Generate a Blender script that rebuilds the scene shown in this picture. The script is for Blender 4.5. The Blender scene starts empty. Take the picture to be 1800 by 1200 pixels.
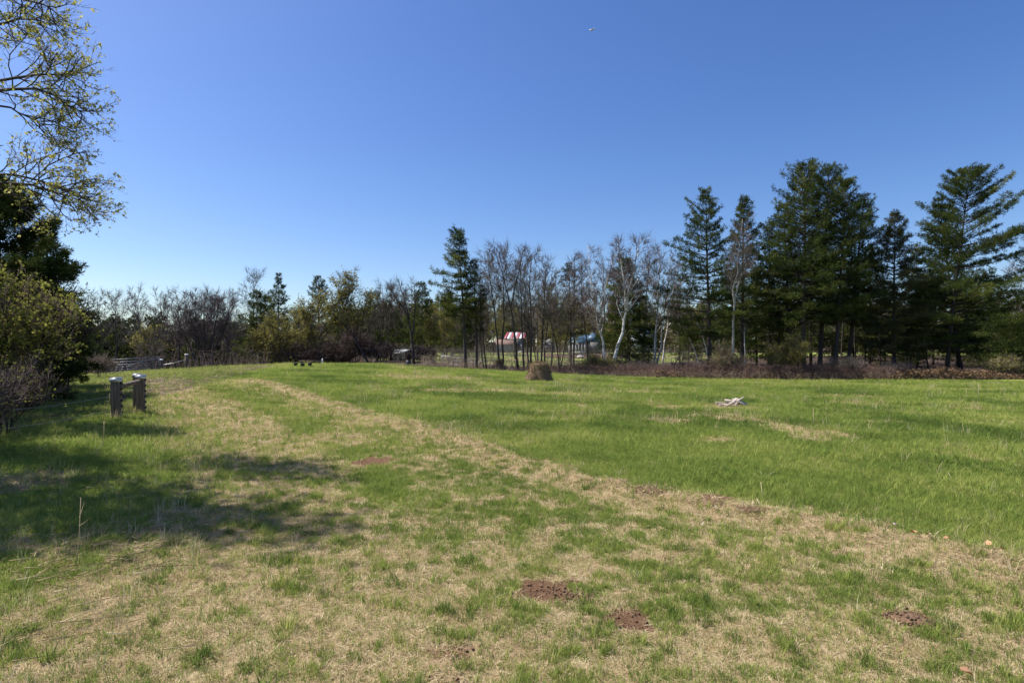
import bpy, math, random
import numpy as np
from mathutils import Vector
R = math.radians
SC = bpy.context.scene
COL = SC.collection

# ------------------------------------------------------------------ camera, sky, sun, exposure
EYE = 1.65
cam_d = bpy.data.cameras.new('camera'); cam = bpy.data.objects.new('camera', cam_d); COL.objects.link(cam)
cam_d.sensor_width = 36; cam_d.lens = 20.0; cam_d.clip_start = .05; cam_d.clip_end = 3000
cam.location = (0, 0, EYE); TH = math.atan(.02); cam.rotation_euler = (math.pi/2+TH, 0, 0)
SC.camera = cam
SUN_AZ, SUN_EL = R(-76), R(55)          # azimuth from +Y, negative = left
w = bpy.data.worlds.new('World'); SC.world = w; w.use_nodes = True
nt = w.node_tree; nt.nodes.clear()
sky = nt.nodes.new('ShaderNodeTexSky'); sky.sky_type = 'NISHITA'; sky.sun_disc = False
sky.sun_elevation = SUN_EL; sky.sun_rotation = SUN_AZ
sky.altitude = 200; sky.air_density = 1.0; sky.dust_density = 1.0; sky.ozone_density = 3.0
bg = nt.nodes.new('ShaderNodeBackground'); bg.inputs[1].default_value = .101
ow = nt.nodes.new('ShaderNodeOutputWorld')
hs = nt.nodes.new('ShaderNodeHueSaturation'); hs.inputs['Hue'].default_value = .512; hs.inputs['Saturation'].default_value = 1.25; hs.inputs['Value'].default_value = 1.0
nt.links.new(sky.outputs[0], hs.inputs['Color']); nt.links.new(hs.outputs[0], bg.inputs[0]); nt.links.new(bg.outputs[0], ow.inputs[0])
sl = bpy.data.lights.new('sun', 'SUN'); sl.energy = 5.0; sl.angle = R(.53); sl.color = (1, .95, .86)
sun = bpy.data.objects.new('sun', sl); COL.objects.link(sun); sun.location = (-30, 20, 40)
sdir = Vector((math.sin(SUN_AZ)*math.cos(SUN_EL), math.cos(SUN_AZ)*math.cos(SUN_EL), math.sin(SUN_EL)))
sun.rotation_euler = sdir.to_track_quat('Z', 'Y').to_euler()
vs = SC.view_settings; vs.view_transform = 'Standard'; vs.look = 'None'; vs.exposure = .68; vs.gamma = 1; vs.use_curve_mapping = False

# ------------------------------------------------------------------ helpers
def sstep(a, b, x):
    t = np.clip((np.asarray(x, float)-a)/(b-a), 0, 1); return t*t*(3-2*t)
def vnoise(x, y, seed=0):
    x = np.asarray(x, float); y = np.asarray(y, float)
    xi = np.floor(x).astype(np.int64); yi = np.floor(y).astype(np.int64)
    fx = x-xi; fy = y-yi; fx = fx*fx*(3-2*fx); fy = fy*fy*(3-2*fy)
    def h(a, b):
        n = (a*374761393+b*668265263+seed*974634777) & 0x7fffffff
        n = ((n ^ (n >> 13))*1274126177) & 0x7fffffff
        n = n ^ (n >> 16)
        return (n & 0xffff)/65535.0
    return (h(xi, yi)*(1-fx)+h(xi+1, yi)*fx)*(1-fy)+(h(xi, yi+1)*(1-fx)+h(xi+1, yi+1)*fx)*fy
def fbm(x, y, seed=0, o=4):
    s = 0; a = .5; t = 0
    for i in range(o):
        s = s+a*vnoise(np.asarray(x)*2**i, np.asarray(y)*2**i, seed+i*17); t += a; a *= .55
    return s/t

# terrain ------------------------------------------------------------
_gx = np.array([-75, -45, -31.7, -27, -25, -18.5, -11, -6.6, 0, 4.4, 11, 22, 39.6, 70])
_gz = np.array([-.9, -.5, -.12, .25, .42, .74, .69, .38, .06, -.17, -.42, -.6, -.55, -.5])
def zt(X, Y):
    X = np.asarray(X, float); Y = np.asarray(Y, float)
    g = (np.interp(X-2, _gx, _gz)+np.interp(X, _gx, _gz)*2+np.interp(X+2, _gx, _gz))/4
    s = np.clip(Y/44, 0, 1)**1.6
    z = g*s
    a = X/np.maximum(Y, 5)
    wl = sstep(-.25, -.36, a)
    beyond_l = g-4.2*sstep(47, 80, Y)
    beyond_r = g+(1.7-g)*sstep(53, 112, Y)
    zb = beyond_l*wl+beyond_r*(1-wl)
    z = np.where(Y > 44, zb, z)
    z = z+6*sstep(140, 330, Y)
    z = z+.10*(fbm(X*.22, Y*.22, 5, 3)-.5)*sstep(3, 14, Y)*sstep(60, 40, Y)
    z = z+.05*(fbm(X*.9, Y*.9, 9, 3)-.5)
    return z
def G(px, Y, dz=0):
    x = (px-900)/1000*Y
    return np.array([x, Y, float(zt(x, Y))+dz])
def ray(px, py):
    v = (600-py)/1000; return np.array([(px-900)/1000, math.cos(TH)-math.sin(TH)*v, math.sin(TH)+math.cos(TH)*v])
def W(px, py, Y):
    d = ray(px, py); return np.array([0, 0, EYE])+d*(Y/d[1])
def hit(px, py):
    d = ray(px, py); t = 1.5
    while t < 200:
        p = np.array([0, 0, EYE])+d*t
        if p[2] < zt(p[0], p[1]): break
        t *= 1.006
    return p

# objects ------------------------------------------------------------
class Geo:
    def __init__(s): s.V = []; s.F = []; s.T = []; s.M = []; s.n = 0
    def add(s, v, f, tint=.5, mat=0):
        v = np.asarray(v, float).reshape(-1, 3); f = np.asarray(f, np.int64).reshape(-1, 3)
        s.V.append(v); s.F.append(f+s.n); s.n += len(v)
        s.T.append(np.broadcast_to(np.asarray(tint, float), (len(v),)).copy()); s.M.append(np.full(len(f), mat))
    def arr(s):
        if not s.V: return np.zeros((0, 3)), np.zeros((0, 3), int), np.zeros(0), np.zeros(0, int)
        return np.vstack(s.V), np.vstack(s.F), np.concatenate(s.T), np.concatenate(s.M)
    def mesh(s, name, mats, smooth=False):
        v, f, t, m = s.arr(); return mk_mesh(name, v, f, t, m, mats, smooth)
def mk_mesh(name, v, f, t, m, mats, smooth=False, loose=0):
    me = bpy.data.meshes.new(name)
    me.vertices.add(len(v)); me.vertices.foreach_set('co', np.ascontiguousarray(v, np.float32).ravel())
    me.loops.add(len(f)*3); me.loops.foreach_set('vertex_index', np.ascontiguousarray(f, np.int32).ravel())
    me.polygons.add(len(f)); me.polygons.foreach_set('loop_start', np.arange(0, len(f)*3, 3, dtype=np.int32))
    if len(mats) > 1: me.polygons.foreach_set('material_index', np.asarray(m, np.int32))
    if smooth: me.polygons.foreach_set('use_smooth', np.ones(len(f), bool))
    for x in mats: me.materials.append(x)
    me.update(calc_edges=True)
    if t is not None:
        a = me.attributes.new('tint', 'FLOAT', 'POINT'); a.data.foreach_set('value', np.ascontiguousarray(t, np.float32))
    return me
def put(name, me, parent=None, loc=None):
    o = bpy.data.objects.new(name, me); COL.objects.link(o)
    if parent is not None: o.parent = parent
    if loc is not None: o.location = [float(c) for c in loc]
    if parent is not None and name in ('crown', 'branches', 'foliage', 'stems'): o['kind'] = 'stuff'   # twigs, needles, leaves: too small to pick apart
    return o
def thing(name, label, cat, loc=(0, 0, 0), group=None):
    o = bpy.data.objects.new(name, None); COL.objects.link(o); o.empty_display_size = .2
    o.location = [float(c) for c in loc]; o['label'] = label; o['category'] = cat
    if group: o['group'] = group
    return o
def tag(o, label, cat, group=None):
    o['label'] = label; o['category'] = cat
    if group: o['group'] = group
    return o
def tube(g, P, r, n=6, tint=.5, cap=True, mat=0):
    P = np.asarray(P, float); r = np.broadcast_to(np.asarray(r, float), (len(P),))
    d = np.gradient(P, axis=0); d /= np.linalg.norm(d, axis=1)[:, None]+1e-9
    ref = np.array([0, 0, 1.]) if abs(d[0, 2]) < .8 else np.array([1., 0, 0])
    u = np.cross(d, ref); u /= np.linalg.norm(u, axis=1)[:, None]+1e-9; v = np.cross(d, u)
    a = np.arange(n)/n*2*math.pi
    ring = P[:, None]+r[:, None, None]*(u[:, None]*np.cos(a)[None, :, None]+v[:, None]*np.sin(a)[None, :, None])
    k = len(P); V = ring.reshape(-1, 3); F = []
    for i in range(k-1):
        for j in range(n):
            A = i*n+j; B = i*n+(j+1) % n; F += [(A, A+n, B), (B, A+n, B+n)]
    if cap:
        V = np.vstack([V, P[0], P[-1]]); c0 = k*n
        for j in range(n): F += [(c0, j, (j+1) % n), (c0+1, (k-1)*n+(j+1) % n, (k-1)*n+j)]
    g.add(V, F, tint, mat)
def cones(g, P0, P1, r, tint=.5):
    P0 = np.asarray(P0, float); P1 = np.asarray(P1, float); n = len(P0)
    if n == 0: return
    d = P1-P0; d /= np.linalg.norm(d, axis=1)[:, None]+1e-9
    ref = np.where(np.abs(d[:, 2:3]) < .8, [[0, 0, 1.]], [[1., 0, 0]])
    u = np.cross(d, ref); u /= np.linalg.norm(u, axis=1)[:, None]+1e-9; v = np.cross(d, u)
    r = np.broadcast_to(np.asarray(r, float), (n,))[:, None]
    V = np.stack([P0+r*u, P0+r*(-.5*u+.87*v), P0+r*(-.5*u-.87*v), P1], 1).reshape(-1, 3)
    b = np.arange(n)[:, None, None]*4
    F = (b+np.array([[0, 1, 3], [1, 2, 3], [2, 0, 3]])[None]).reshape(-1, 3)
    g.add(V, F, np.repeat(np.broadcast_to(np.asarray(tint, float), (n,)), 4))
def slivers(g, P0, P1, r, rng, tint=.5):
    """finest far twigs: one thin triangle each"""
    P0 = np.asarray(P0, float); P1 = np.asarray(P1, float); n = len(P0)
    b = np.cross(P1-P0, rng.normal(size=(n, 3))); b /= np.linalg.norm(b, axis=1)[:, None]+1e-9
    g.add(np.stack([P0-b*r, P0+b*r, P1], 1).reshape(-1, 3), np.arange(n*3).reshape(-1, 3), tint)
def box(g, c, s, rz=0, tilt=None, tint=.5, mat=0):
    c = np.asarray(c, float); s = np.asarray(s, float)/2
    v = np.array([[x, y, z] for x in (-1, 1) for y in (-1, 1) for z in (-1, 1)], float)*s
    if tilt is not None:
        rx, ry = tilt
        m = np.array([[1, 0, 0], [0, math.cos(rx), -math.sin(rx)], [0, math.sin(rx), math.cos(rx)]]); v = v@m.T
        m = np.array([[math.cos(ry), 0, math.sin(ry)], [0, 1, 0], [-math.sin(ry), 0, math.cos(ry)]]); v = v@m.T
    cz, sz = math.cos(rz), math.sin(rz); v = v@np.array([[cz, -sz, 0], [sz, cz, 0], [0, 0, 1]]).T
    q = [(0, 1, 3, 2), (4, 6, 7, 5), (0, 4, 5, 1), (2, 3, 7, 6), (0, 2, 6, 4), (1, 5, 7, 3)]
    F = []
    for a, b, cc, d in q: F += [(a, b, cc), (a, cc, d)]
    g.add(v+c, F, tint, mat)
def prism(g, pts, vec, tint=.5, mat=0):
    """convex polygon pts extruded by vec"""
    p = np.asarray(pts, float); n = len(p); V = np.vstack([p, p+np.asarray(vec, float)]); F = []
    for i in range(1, n-1): F += [(0, i+1, i), (n, n+i, n+i+1)]
    for i in range(n): j = (i+1) % n; F += [(i, j, n+i), (j, n+j, n+i)]
    g.add(V, F, tint, mat)
def flecks(g, P, size, rng, tint=.5, flat=0.0):
    """small leaf-sized quads, one per point"""
    P = np.asarray(P, float); n = len(P)
    if n == 0: return
    a = rng.normal(size=(n, 3)); a /= np.linalg.norm(a, axis=1)[:, None]
    b = rng.normal(size=(n, 3)); b -= a*(a*b).sum(1)[:, None]; b /= np.linalg.norm(b, axis=1)[:, None]
    s = (size*rng.uniform(.45, 1.45, n))[:, None]
    V = np.stack([P-a*s*.5, P+b*s*.32, P+a*s*.5, P-b*s*.32], 1).reshape(-1, 3)
    k = np.arange(n)[:, None, None]*4
    F = (k+np.array([[0, 1, 2], [0, 2, 3]])[None]).reshape(-1, 3)
    g.add(V, F, np.repeat(np.broadcast_to(np.asarray(tint, float), (n,)), 4))
def needles(g, P, D, ln, wd, k, rng, tint):
    """k long thin triangles per point radiating around direction D"""
    P = np.asarray(P, float); n = len(P)
    if n == 0: return
    P = np.repeat(P, k, 0); D = np.repeat(D, k, 0); m = n*k
    a = D*.7+rng.normal(size=(m, 3))*.62; a[:, 2] += .12; a /= np.linalg.norm(a, axis=1)[:, None]
    b = np.cross(a, rng.normal(size=(m, 3))); b /= np.linalg.norm(b, axis=1)[:, None]+1e-9
    L = (ln*rng.uniform(.7, 1.25, m))[:, None]; wv = wd*rng.uniform(.7, 1.3, m)[:, None]
    V = np.stack([P-b*wv*.5, P+a*L*.55+b*wv*.9, P+a*L], 1).reshape(-1, 3)
    F = np.arange(m*3).reshape(-1, 3)
    g.add(V, F, np.repeat(np.repeat(tint, k), 3))

# ------------------------------------------------------------------ materials
def mat(name): m = bpy.data.materials.new(name); m.use_nodes = True; m.node_tree.nodes.clear(); return m
def nd(m, t, **kw):
    n = m.node_tree.nodes.new(t)
    for k, v in kw.items(): setattr(n, k, v)
    return n
def lk(m, a, b): m.node_tree.links.new(a, b)
def ramp(m, fac, stops):
    r = nd(m, 'ShaderNodeValToRGB'); e = r.color_ramp.elements
    while len(e) < len(stops): e.new(.5)
    for el, (p, c) in zip(e, stops): el.position = p; el.color = (*c, 1)
    lk(m, fac, r.inputs[0]); return r.outputs[0]
def attr(m, name, typ='GEOMETRY'):
    a = nd(m, 'ShaderNodeAttribute', attribute_name=name, attribute_type=typ); return a.outputs['Fac']
def math_n(m, op, a, b=None):
    n = nd(m, 'ShaderNodeMath', operation=op); lk(m, a, n.inputs[0])
    if b is not None:
        if isinstance(b, (int, float)): n.inputs[1].default_value = b
        else: lk(m, b, n.inputs[1])
    return n.outputs[0]
def noise(m, scale, detail=4, rough=.6, vec=None):
    n = nd(m, 'ShaderNodeTexNoise'); n.inputs['Scale'].default_value = scale; n.inputs['Detail'].default_value = detail; n.inputs['Roughness'].default_value = rough
    if vec is None:
        tc = nd(m, 'ShaderNodeTexCoord'); vec = tc.outputs['Object']
    lk(m, vec, n.inputs['Vector']); return n.outputs['Fac']
def leaf_mat(name, stops, trans=.35, typ='GEOMETRY', gloss=0.0):
    m = mat(name); c = ramp(m, attr(m, 'tint', typ), stops)
    d = nd(m, 'ShaderNodeBsdfDiffuse'); t = nd(m, 'ShaderNodeBsdfTranslucent'); mx = nd(m, 'ShaderNodeMixShader')
    lk(m, c, d.inputs[0]); lk(m, c, t.inputs[0]); mx.inputs[0].default_value = trans
    lk(m, d.outputs[0], mx.inputs[1]); lk(m, t.outputs[0], mx.inputs[2]); out = mx.outputs[0]
    if gloss:
        gl = nd(m, 'ShaderNodeBsdfGlossy'); gl.inputs['Roughness'].default_value = .45; gl.inputs[0].default_value = (1, 1, 1, 1)
        m2 = nd(m, 'ShaderNodeMixShader'); m2.inputs[0].default_value = gloss
        lk(m, out, m2.inputs[1]); lk(m, gl.outputs[0], m2.inputs[2]); out = m2.outputs[0]
    o = nd(m, 'ShaderNodeOutputMaterial'); lk(m, out, o.inputs[0]); return m
def surf(name, c1, c2, scale=6, rough=.8, metal=0, stretch=(1, 1, 1), bump=.3, bscale=None, detail=5):
    m = mat(name); tc = nd(m, 'ShaderNodeTexCoord'); mp = nd(m, 'ShaderNodeMapping'); mp.inputs['Scale'].default_value = stretch
    lk(m, tc.outputs['Object'], mp.inputs[0])
    f = noise(m, scale, detail, .65, mp.outputs[0]); c = ramp(m, f, [(.3, c1), (.7, c2)])
    p = nd(m, 'ShaderNodeBsdfPrincipled'); lk(m, c, p.inputs['Base Color']); p.inputs['Roughness'].default_value = rough; p.inputs['Metallic'].default_value = metal
    if bump:
        b = nd(m, 'ShaderNodeBump'); b.inputs['Strength'].default_value = bump; b.inputs['Distance'].default_value = .02
        lk(m, f, b.inputs['Height']); lk(m, b.outputs[0], p.inputs['Normal'])
    o = nd(m, 'ShaderNodeOutputMaterial'); lk(m, p.outputs[0], o.inputs[0]); return m

M = {}
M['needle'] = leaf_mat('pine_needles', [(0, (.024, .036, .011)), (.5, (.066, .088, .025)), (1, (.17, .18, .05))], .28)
M['needle_brown'] = leaf_mat('browned_needles', [(0, (.035, .042, .018)), (.5, (.075, .078, .034)), (1, (.14, .12, .06))], .28)
M['bud'] = leaf_mat('olive_buds', [(0, (.14, .125, .035)), (.5, (.25, .225, .06)), (1, (.36, .33, .10))], .45)
M['leaf'] = leaf_mat('young_leaves', [(0, (.24, .24, .05)), (.5, (.38, .38, .09)), (1, (.52, .49, .2))], .5)
M['shrubleaf'] = leaf_mat('shrub_leaves', [(0, (.13, .14, .03)), (.5, (.23, .24, .05)), (1, (.34, .33, .09))], .45)
M['redbud'] = leaf_mat('red_buds', [(0, (.10, .055, .04)), (.5, (.16, .09, .065)), (1, (.2, .13, .09))], .3)
M['bark'] = surf('grey_bark', (.03, .024, .02), (.085, .068, .058), 5, .95, stretch=(4, 4, .8), bump=.8)
M['darkbark'] = surf('dark_bark', (.025, .02, .018), (.075, .058, .05), 5, .95, stretch=(4, 4, .8), bump=.8)
M['twig'] = surf('grey_brown_twigs', (.07, .06, .048), (.14, .118, .095), 3, .95, bump=0)
M['twigdark'] = surf('dark_thicket_twigs', (.06, .04, .036), (.115, .08, .07), 3, .95, bump=0)
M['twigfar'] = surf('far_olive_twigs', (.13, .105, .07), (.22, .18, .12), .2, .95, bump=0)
M['twigred'] = surf('purple_brown_twigs', (.085, .064, .058), (.155, .118, .105), 3, .95, bump=0)
M['twigtan'] = surf('tan_stems', (.15, .11, .075), (.28, .22, .155), 3, .95, bump=0)
def birch_bark():
    m = mat('white_birch_bark'); tc = nd(m, 'ShaderNodeTexCoord'); mp = nd(m, 'ShaderNodeMapping'); mp.inputs['Scale'].default_value = (1.2, 1.2, 3.2)
    lk(m, tc.outputs['Object'], mp.inputs[0]); f = noise(m, 1.6, 6, .7, mp.outputs[0])
    c = ramp(m, f, [(.36, (.05, .045, .04)), (.44, (.35, .33, .30)), (.6, (.74, .72, .68))])
    p = nd(m, 'ShaderNodeBsdfPrincipled'); lk(m, c, p.inputs['Base Color']); p.inputs['Roughness'].default_value = .75
    o = nd(m, 'ShaderNodeOutputMaterial'); lk(m, p.outputs[0], o.inputs[0]); return m
M['birch'] = birch_bark()
M['greybirch'] = surf('grey_birch_bark', (.10, .09, .085), (.36, .34, .32), 3, .85, stretch=(1.5, 1.5, 2), bump=.2)
GREEN = [(0, (.075, .125, .03)), (.35, (.155, .22, .05)), (.7, (.27, .335, .075)), (1, (.42, .43, .13))]
STRAW = [(0, (.22, .15, .08)), (.4, (.45, .345, .195)), (.8, (.65, .545, .335)), (1, (.78, .69, .48))]
M['grass'] = leaf_mat('green_grass_blades', GREEN, .48, 'INSTANCER', .0)
M['straw'] = leaf_mat('dry_straw_blades', STRAW, .3, 'INSTANCER', .0)
M['strawg'] = leaf_mat('dry_stems', STRAW, .3)
M['rust'] = leaf_mat('rust_bracken', [(0, (.11, .07, .04)), (.5, (.21, .135, .08)), (1, (.33, .235, .15))], .3)
M['wood'] = surf('weathered_timber', (.05, .036, .026), (.22, .165, .12), 4, .9, stretch=(6, 6, .5), bump=.6)
M['board'] = surf('bleached_boards', (.22, .18, .15), (.50, .43, .37), 5, .85, stretch=(1, 6, 6), bump=.3)
M['galv'] = surf('galvanised_sheet', (.42, .44, .47), (.62, .64, .66), 6, .42, .55, bump=.1)
M['pipe'] = surf('dull_gate_pipe', (.10, .115, .14), (.19, .21, .25), 6, .5, .3, bump=0)
M['blackp'] = surf('black_plastic', (.012, .012, .013), (.03, .03, .032), 8, .55, bump=.05)
M['roofwhite'] = surf('white_metal_roof', (.42, .44, .46), (.62, .63, .64), 3, .45, .1, bump=.05)
M['roofred'] = surf('red_metal_roof', (.20, .03, .04), (.32, .065, .075), 3, .5, bump=.05)
M['roofbrown'] = surf('brown_shingles', (.13, .075, .06), (.22, .14, .11), 6, .9, bump=.3)
M['roofblue'] = surf('blue_metal_roof', (.035, .075, .115), (.055, .115, .17), 4, .45, bump=.05)
M['wallblue'] = surf('blue_grey_siding', (.21, .24, .31), (.31, .34, .42), 5, .85, bump=.2)
M['wallgrey'] = surf('grey_siding', (.12, .12, .13), (.22, .22, .22), 5, .85, bump=.2)
M['shedwall'] = surf('olive_grey_shed_wall', (.15, .145, .12), (.25, .24, .20), 4, .9, bump=.2)
M['dark'] = surf('dark_opening', (.01, .01, .012), (.02, .02, .022), 3, .8, bump=0)
M['whitep'] = surf('white_paint', (.66, .66, .65), (.8, .8, .79), 5, .6, bump=.05)
M['blue'] = surf('blue_plastic', (.06, .17, .42), (.09, .22, .5), 5, .45, bump=0)
M['stone'] = surf('field_stone', (.2, .195, .19), (.5, .49, .47), 6, .9, bump=.5)
M['log'] = surf('old_logs', (.10, .085, .075), (.34, .31, .28), 4, .9, bump=.5)
M['haystraw'] = leaf_mat('old_hay_stalks', [(0, (.10, .065, .035)), (.5, (.2, .14, .075)), (1, (.32, .235, .135))], .2)
M['soil'] = surf('brown_soil', (.085, .047, .026), (.21, .125, .072), 18, 1, bump=1)
M['hay'] = surf('old_hay', (.07, .047, .026), (.21, .14, .078), 14, 1, bump=1)
M['chip'] = surf('orange_leaf_litter', (.34, .16, .08), (.55, .32, .19), 9, .8, bump=.2)
M['glass'] = surf('window_glass', (.03, .04, .06), (.06, .08, .11), 3, .15, bump=0)

# ------------------------------------------------------------------ ground
berm = np.array([hit(*p)[:2] for p in [(440, 668), (500, 682), (560, 702), (680, 740), (800, 772), (880, 802), (1000, 838), (1110, 866), (1250, 885), (1400, 918), (1560, 950), (1720, 988), (1900, 1030), (2200, 1110)]])
trackL = np.array([hit(*p)[:2] for p in [(300, 668), (345, 700), (430, 740), (520, 800), (570, 880), (590, 980), (560, 1190)]])
trackR = np.array([hit(*p)[:2] for p in [(400, 672), (450, 690), (560, 730), (680, 790), (760, 860), (850, 960), (900, 1100), (900, 1250)]])
strip = np.array([hit(*p)[:2] for p in [(318, 664), (372, 682), (440, 706), (540, 752), (640, 812), (700, 880)]])
def pdist(X, Y, P):
    best = np.full(X.shape, 1e9); sgn = np.zeros(X.shape)
    for (x0, y0), (x1, y1) in zip(P[:-1], P[1:]):
        dx, dy = x1-x0, y1-y0; L = dx*dx+dy*dy
        t = np.clip(((X-x0)*dx+(Y-y0)*dy)/L, 0, 1); ex = X-(x0+t*dx); ey = Y-(y0+t*dy); d = np.hypot(ex, ey)
        c = dx*ey-dy*ex; mk = d < best; best = np.where(mk, d, best); sgn = np.where(mk, np.sign(c), sgn)
    return best, sgn
def blob(X, Y, px, py, rx, ry, seed=0, rough=.7):
    """patch of ground centred where the ray through (px,py) lands; radii in metres"""
    c = hit(px, py); q = np.hypot((X-c[0])/rx, (Y-c[1])/ry)
    n = fbm(X*(1.3/min(rx, ry)), Y*(1.3/min(rx, ry)), seed+33, 3)
    return sstep(1.15, .7, q+(n-.5)*2*rough)
def fields(X, Y):
    """dryness, soil, litter, green tint of the ground cover at X,Y"""
    shp = X.shape; X = X.ravel(); Y = Y.ravel()
    d, s = pdist(X, Y, berm); sd = d*s                    # + = field side
    n1 = fbm(X*1.1, Y*1.1, 1, 4); n2 = fbm(X*.35, Y*.35, 2, 3); n3 = fbm(X*3.2, Y*3.2, 3, 3)
    wob = (fbm(X*.7, Y*.7, 77, 2)-.5)*1.1*sstep(2, 4, Y); sd = sd+wob; field = sstep(-.25, .55, sd+(n1-.5)*1.5)
    dl, _ = pdist(X, Y, trackL); dr, _ = pdist(X, Y, trackR); ds, _ = pdist(X, Y, strip)
    trk = np.exp(-(dl/(.5+.03*Y))**2)*(.26+.3*sstep(7, 13, Y))+np.exp(-(dr/.8)**2)*.12*sstep(5, 9, Y)+.12*sstep(6, 3, Y)
    n4 = fbm(X*8, Y*8, 4, 2); dtrack = .60+.12*sstep(.8, -2.2, X+.25*(Y-4))*sstep(7, 4.5, Y)+trk-.42*np.exp(-(ds/(.3+.02*Y))**2)+(n1-.5)*.55+(n3-.5)*.55+(n4-.5)*.9+(n2-.5)*.2
    left = sstep(-.4, -1.7, X+.12*Y)*sstep(16, 5, Y)       # rough greener verge on the left
    verge = sstep(1.1, 2.6, dl)*(X < np.interp(Y, trackL[::-1, 1], trackL[::-1, 0]))
    dtrack = dtrack*(1-.6*verge)-.06*verge
    dfield = .15+sstep(.54, .8, n2)*.3+(n1-.5)*.35+(n3-.5)*.4
    dfield = dfield+.35*sstep(.55, .72, fbm(X*.5, Y*.18, 71, 3))*sstep(24, 40, Y)
    dry = dtrack*(1-field)+dfield*field
    dry = dry+np.exp(-((sd+.1)/.42)**2)*(.62+1.7*(fbm(X*1.6, Y*1.6, 12, 3)-.3))
    for i, (px, py, rx, ry) in enumerate([(1165, 715, .6, 1.7), (1175, 740, .5, 1.), (1430, 765, .75, 1.1), (1380, 752, .6, .8), (1275, 735, .8, 1.4), (1270, 775, .5, .35), (1015, 712, .3, .8),
                                          (965, 692, 1.3, .9), (1560, 743, .6, .5), (1500, 710, .9, .9), (820, 688, 3, 1.4), (1110, 690, 2, 1), (1290, 716, .8, 1.1), (1330, 740, .4, .7), (1700, 720, .8, .6), (760, 665, 4, 2), (1490, 697, 1.5, 1)]):
        dry = dry+.62*blob(X, Y, px, py, rx, ry, i)
    for i, (px, py, rx, ry) in enumerate([(800, 1120, .34, .32), (1480, 1130, .5, .3), (1250, 1130, .3, .25), (600, 770, .8, .7), (480, 1040, .5, .4), (40, 850, .6, .6), (60, 960, .4, .3), (230, 1120, .5, .4)]):
        dry = dry+.6*blob(X, Y, px, py, rx, ry, i+50)
    soil = np.zeros_like(X)
    for i, (px, py, rx, ry, k) in enumerate([(955, 1037, .25, .2, 1), (1010, 1053, .17, .1, .9), (1100, 1097, .17, .15, .8), (1600, 1090, .15, .15, 1), (655, 812, .36, .5, .75), (800, 1150, .16, .12, .6),
                                             (1145, 866, .3, .16, .9), (1255, 886, .2, .15, .9), (1320, 902, .18, .12, .7), (800, 1192, .1, .06, .7), (1450, 1050, .08, .05, .5), (800, 1075, .1, .07, .4)]):
        soil = np.maximum(soil, k*blob(X, Y, px, py, rx, ry, i+80, .9))
    edgeY = np.interp(X, [-60, -33, -26, -10, -4, 0, 8, 40, 80], [40, 43.5, 46, 49, 48, 47.5, 47, 46.5, 46])+(n2-.5)*1.6
    beyond = sstep(0, .8, Y-edgeY)
    aa = X/np.maximum(Y, 5); lawn = sstep(0, 10, Y+(n2-.5)*6-np.interp(aa, [-.2, .08, .2, .4, .6], [58, 60, 66, 84, 90]))*sstep(125, 118, Y)*sstep(-.27, -.2, X/np.maximum(Y, 5))
    litter = np.maximum(beyond*(1-lawn), sstep(-8.2, -9.6, X+.26*(Y-9))*sstep(4, 7, Y)*.75)
    gt = .62+.06*field+(n1-.5)*.45+(n2-.5)*.3-.30*field*sstep(.48, .64, fbm(X*.4, Y*.4, 21, 3))+.10*verge*sstep(9, 14, Y)+.1*sstep(18, 40, Y)
    rs = lambda a: a.reshape(shp)
    return rs(np.clip(dry, 0, 1)), rs(np.clip(soil, 0, 1)), rs(litter), rs(np.clip(gt, 0, 1)), rs(sd), rs(field)
def zg(X, Y):
    """terrain with the ridge of dead grass and mole hills"""
    X = np.asarray(X, float); Y = np.asarray(Y, float); z = zt(X, Y)
    mk = (Y < 40) & (np.abs(X) < 30)
    if np.any(mk):
        x = X[mk]; y = Y[mk]; d, s = pdist(x, y, berm)
        add = .10*np.exp(-(d/.3)**2)*(.1+1.5*fbm(x*2.4, y*2.4, 44, 2))+.035*(fbm(x*2.6, y*2.6, 45, 3)-.5)+.02*(fbm(x*9, y*9, 46, 2)-.5)
        z = z.copy(); z[mk] += add
    return z
def graded(lo, hi, fine_lo, fine_hi, d0, k):
    a = [fine_lo]
    while a[-1] < fine_hi: a.append(a[-1]+d0)
    up = [a[-1]]; s = d0
    while up[-1] < hi: s *= k; up.append(up[-1]+s)
    dn = [a[0]]; s = d0
    while dn[-1] > lo: s *= k; dn.append(dn[-1]-s)
    return np.array(dn[:0:-1]+a+up[1:])
xs = graded(-420, 420, -4, 4.6, .065, 1.045); ys = graded(-40, 650, 2.2, 7, .065, 1.034)
XX, YY = np.meshgrid(xs, ys); ZZ = zg(XX, YY)
v = np.stack([XX, YY, ZZ], -1).reshape(-1, 3); nx = len(xs); ny = len(ys)
I = (np.arange(ny-1)[:, None]*nx+np.arange(nx-1)[None]).ravel()
f = np.concatenate([np.stack([I, I+1, I+nx+1], 1), np.stack([I, I+nx+1, I+nx], 1)])
dry, soil, lit, gt, sd, fieldm = fields(XX, YY)
gm = mat('meadow_ground')
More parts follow.
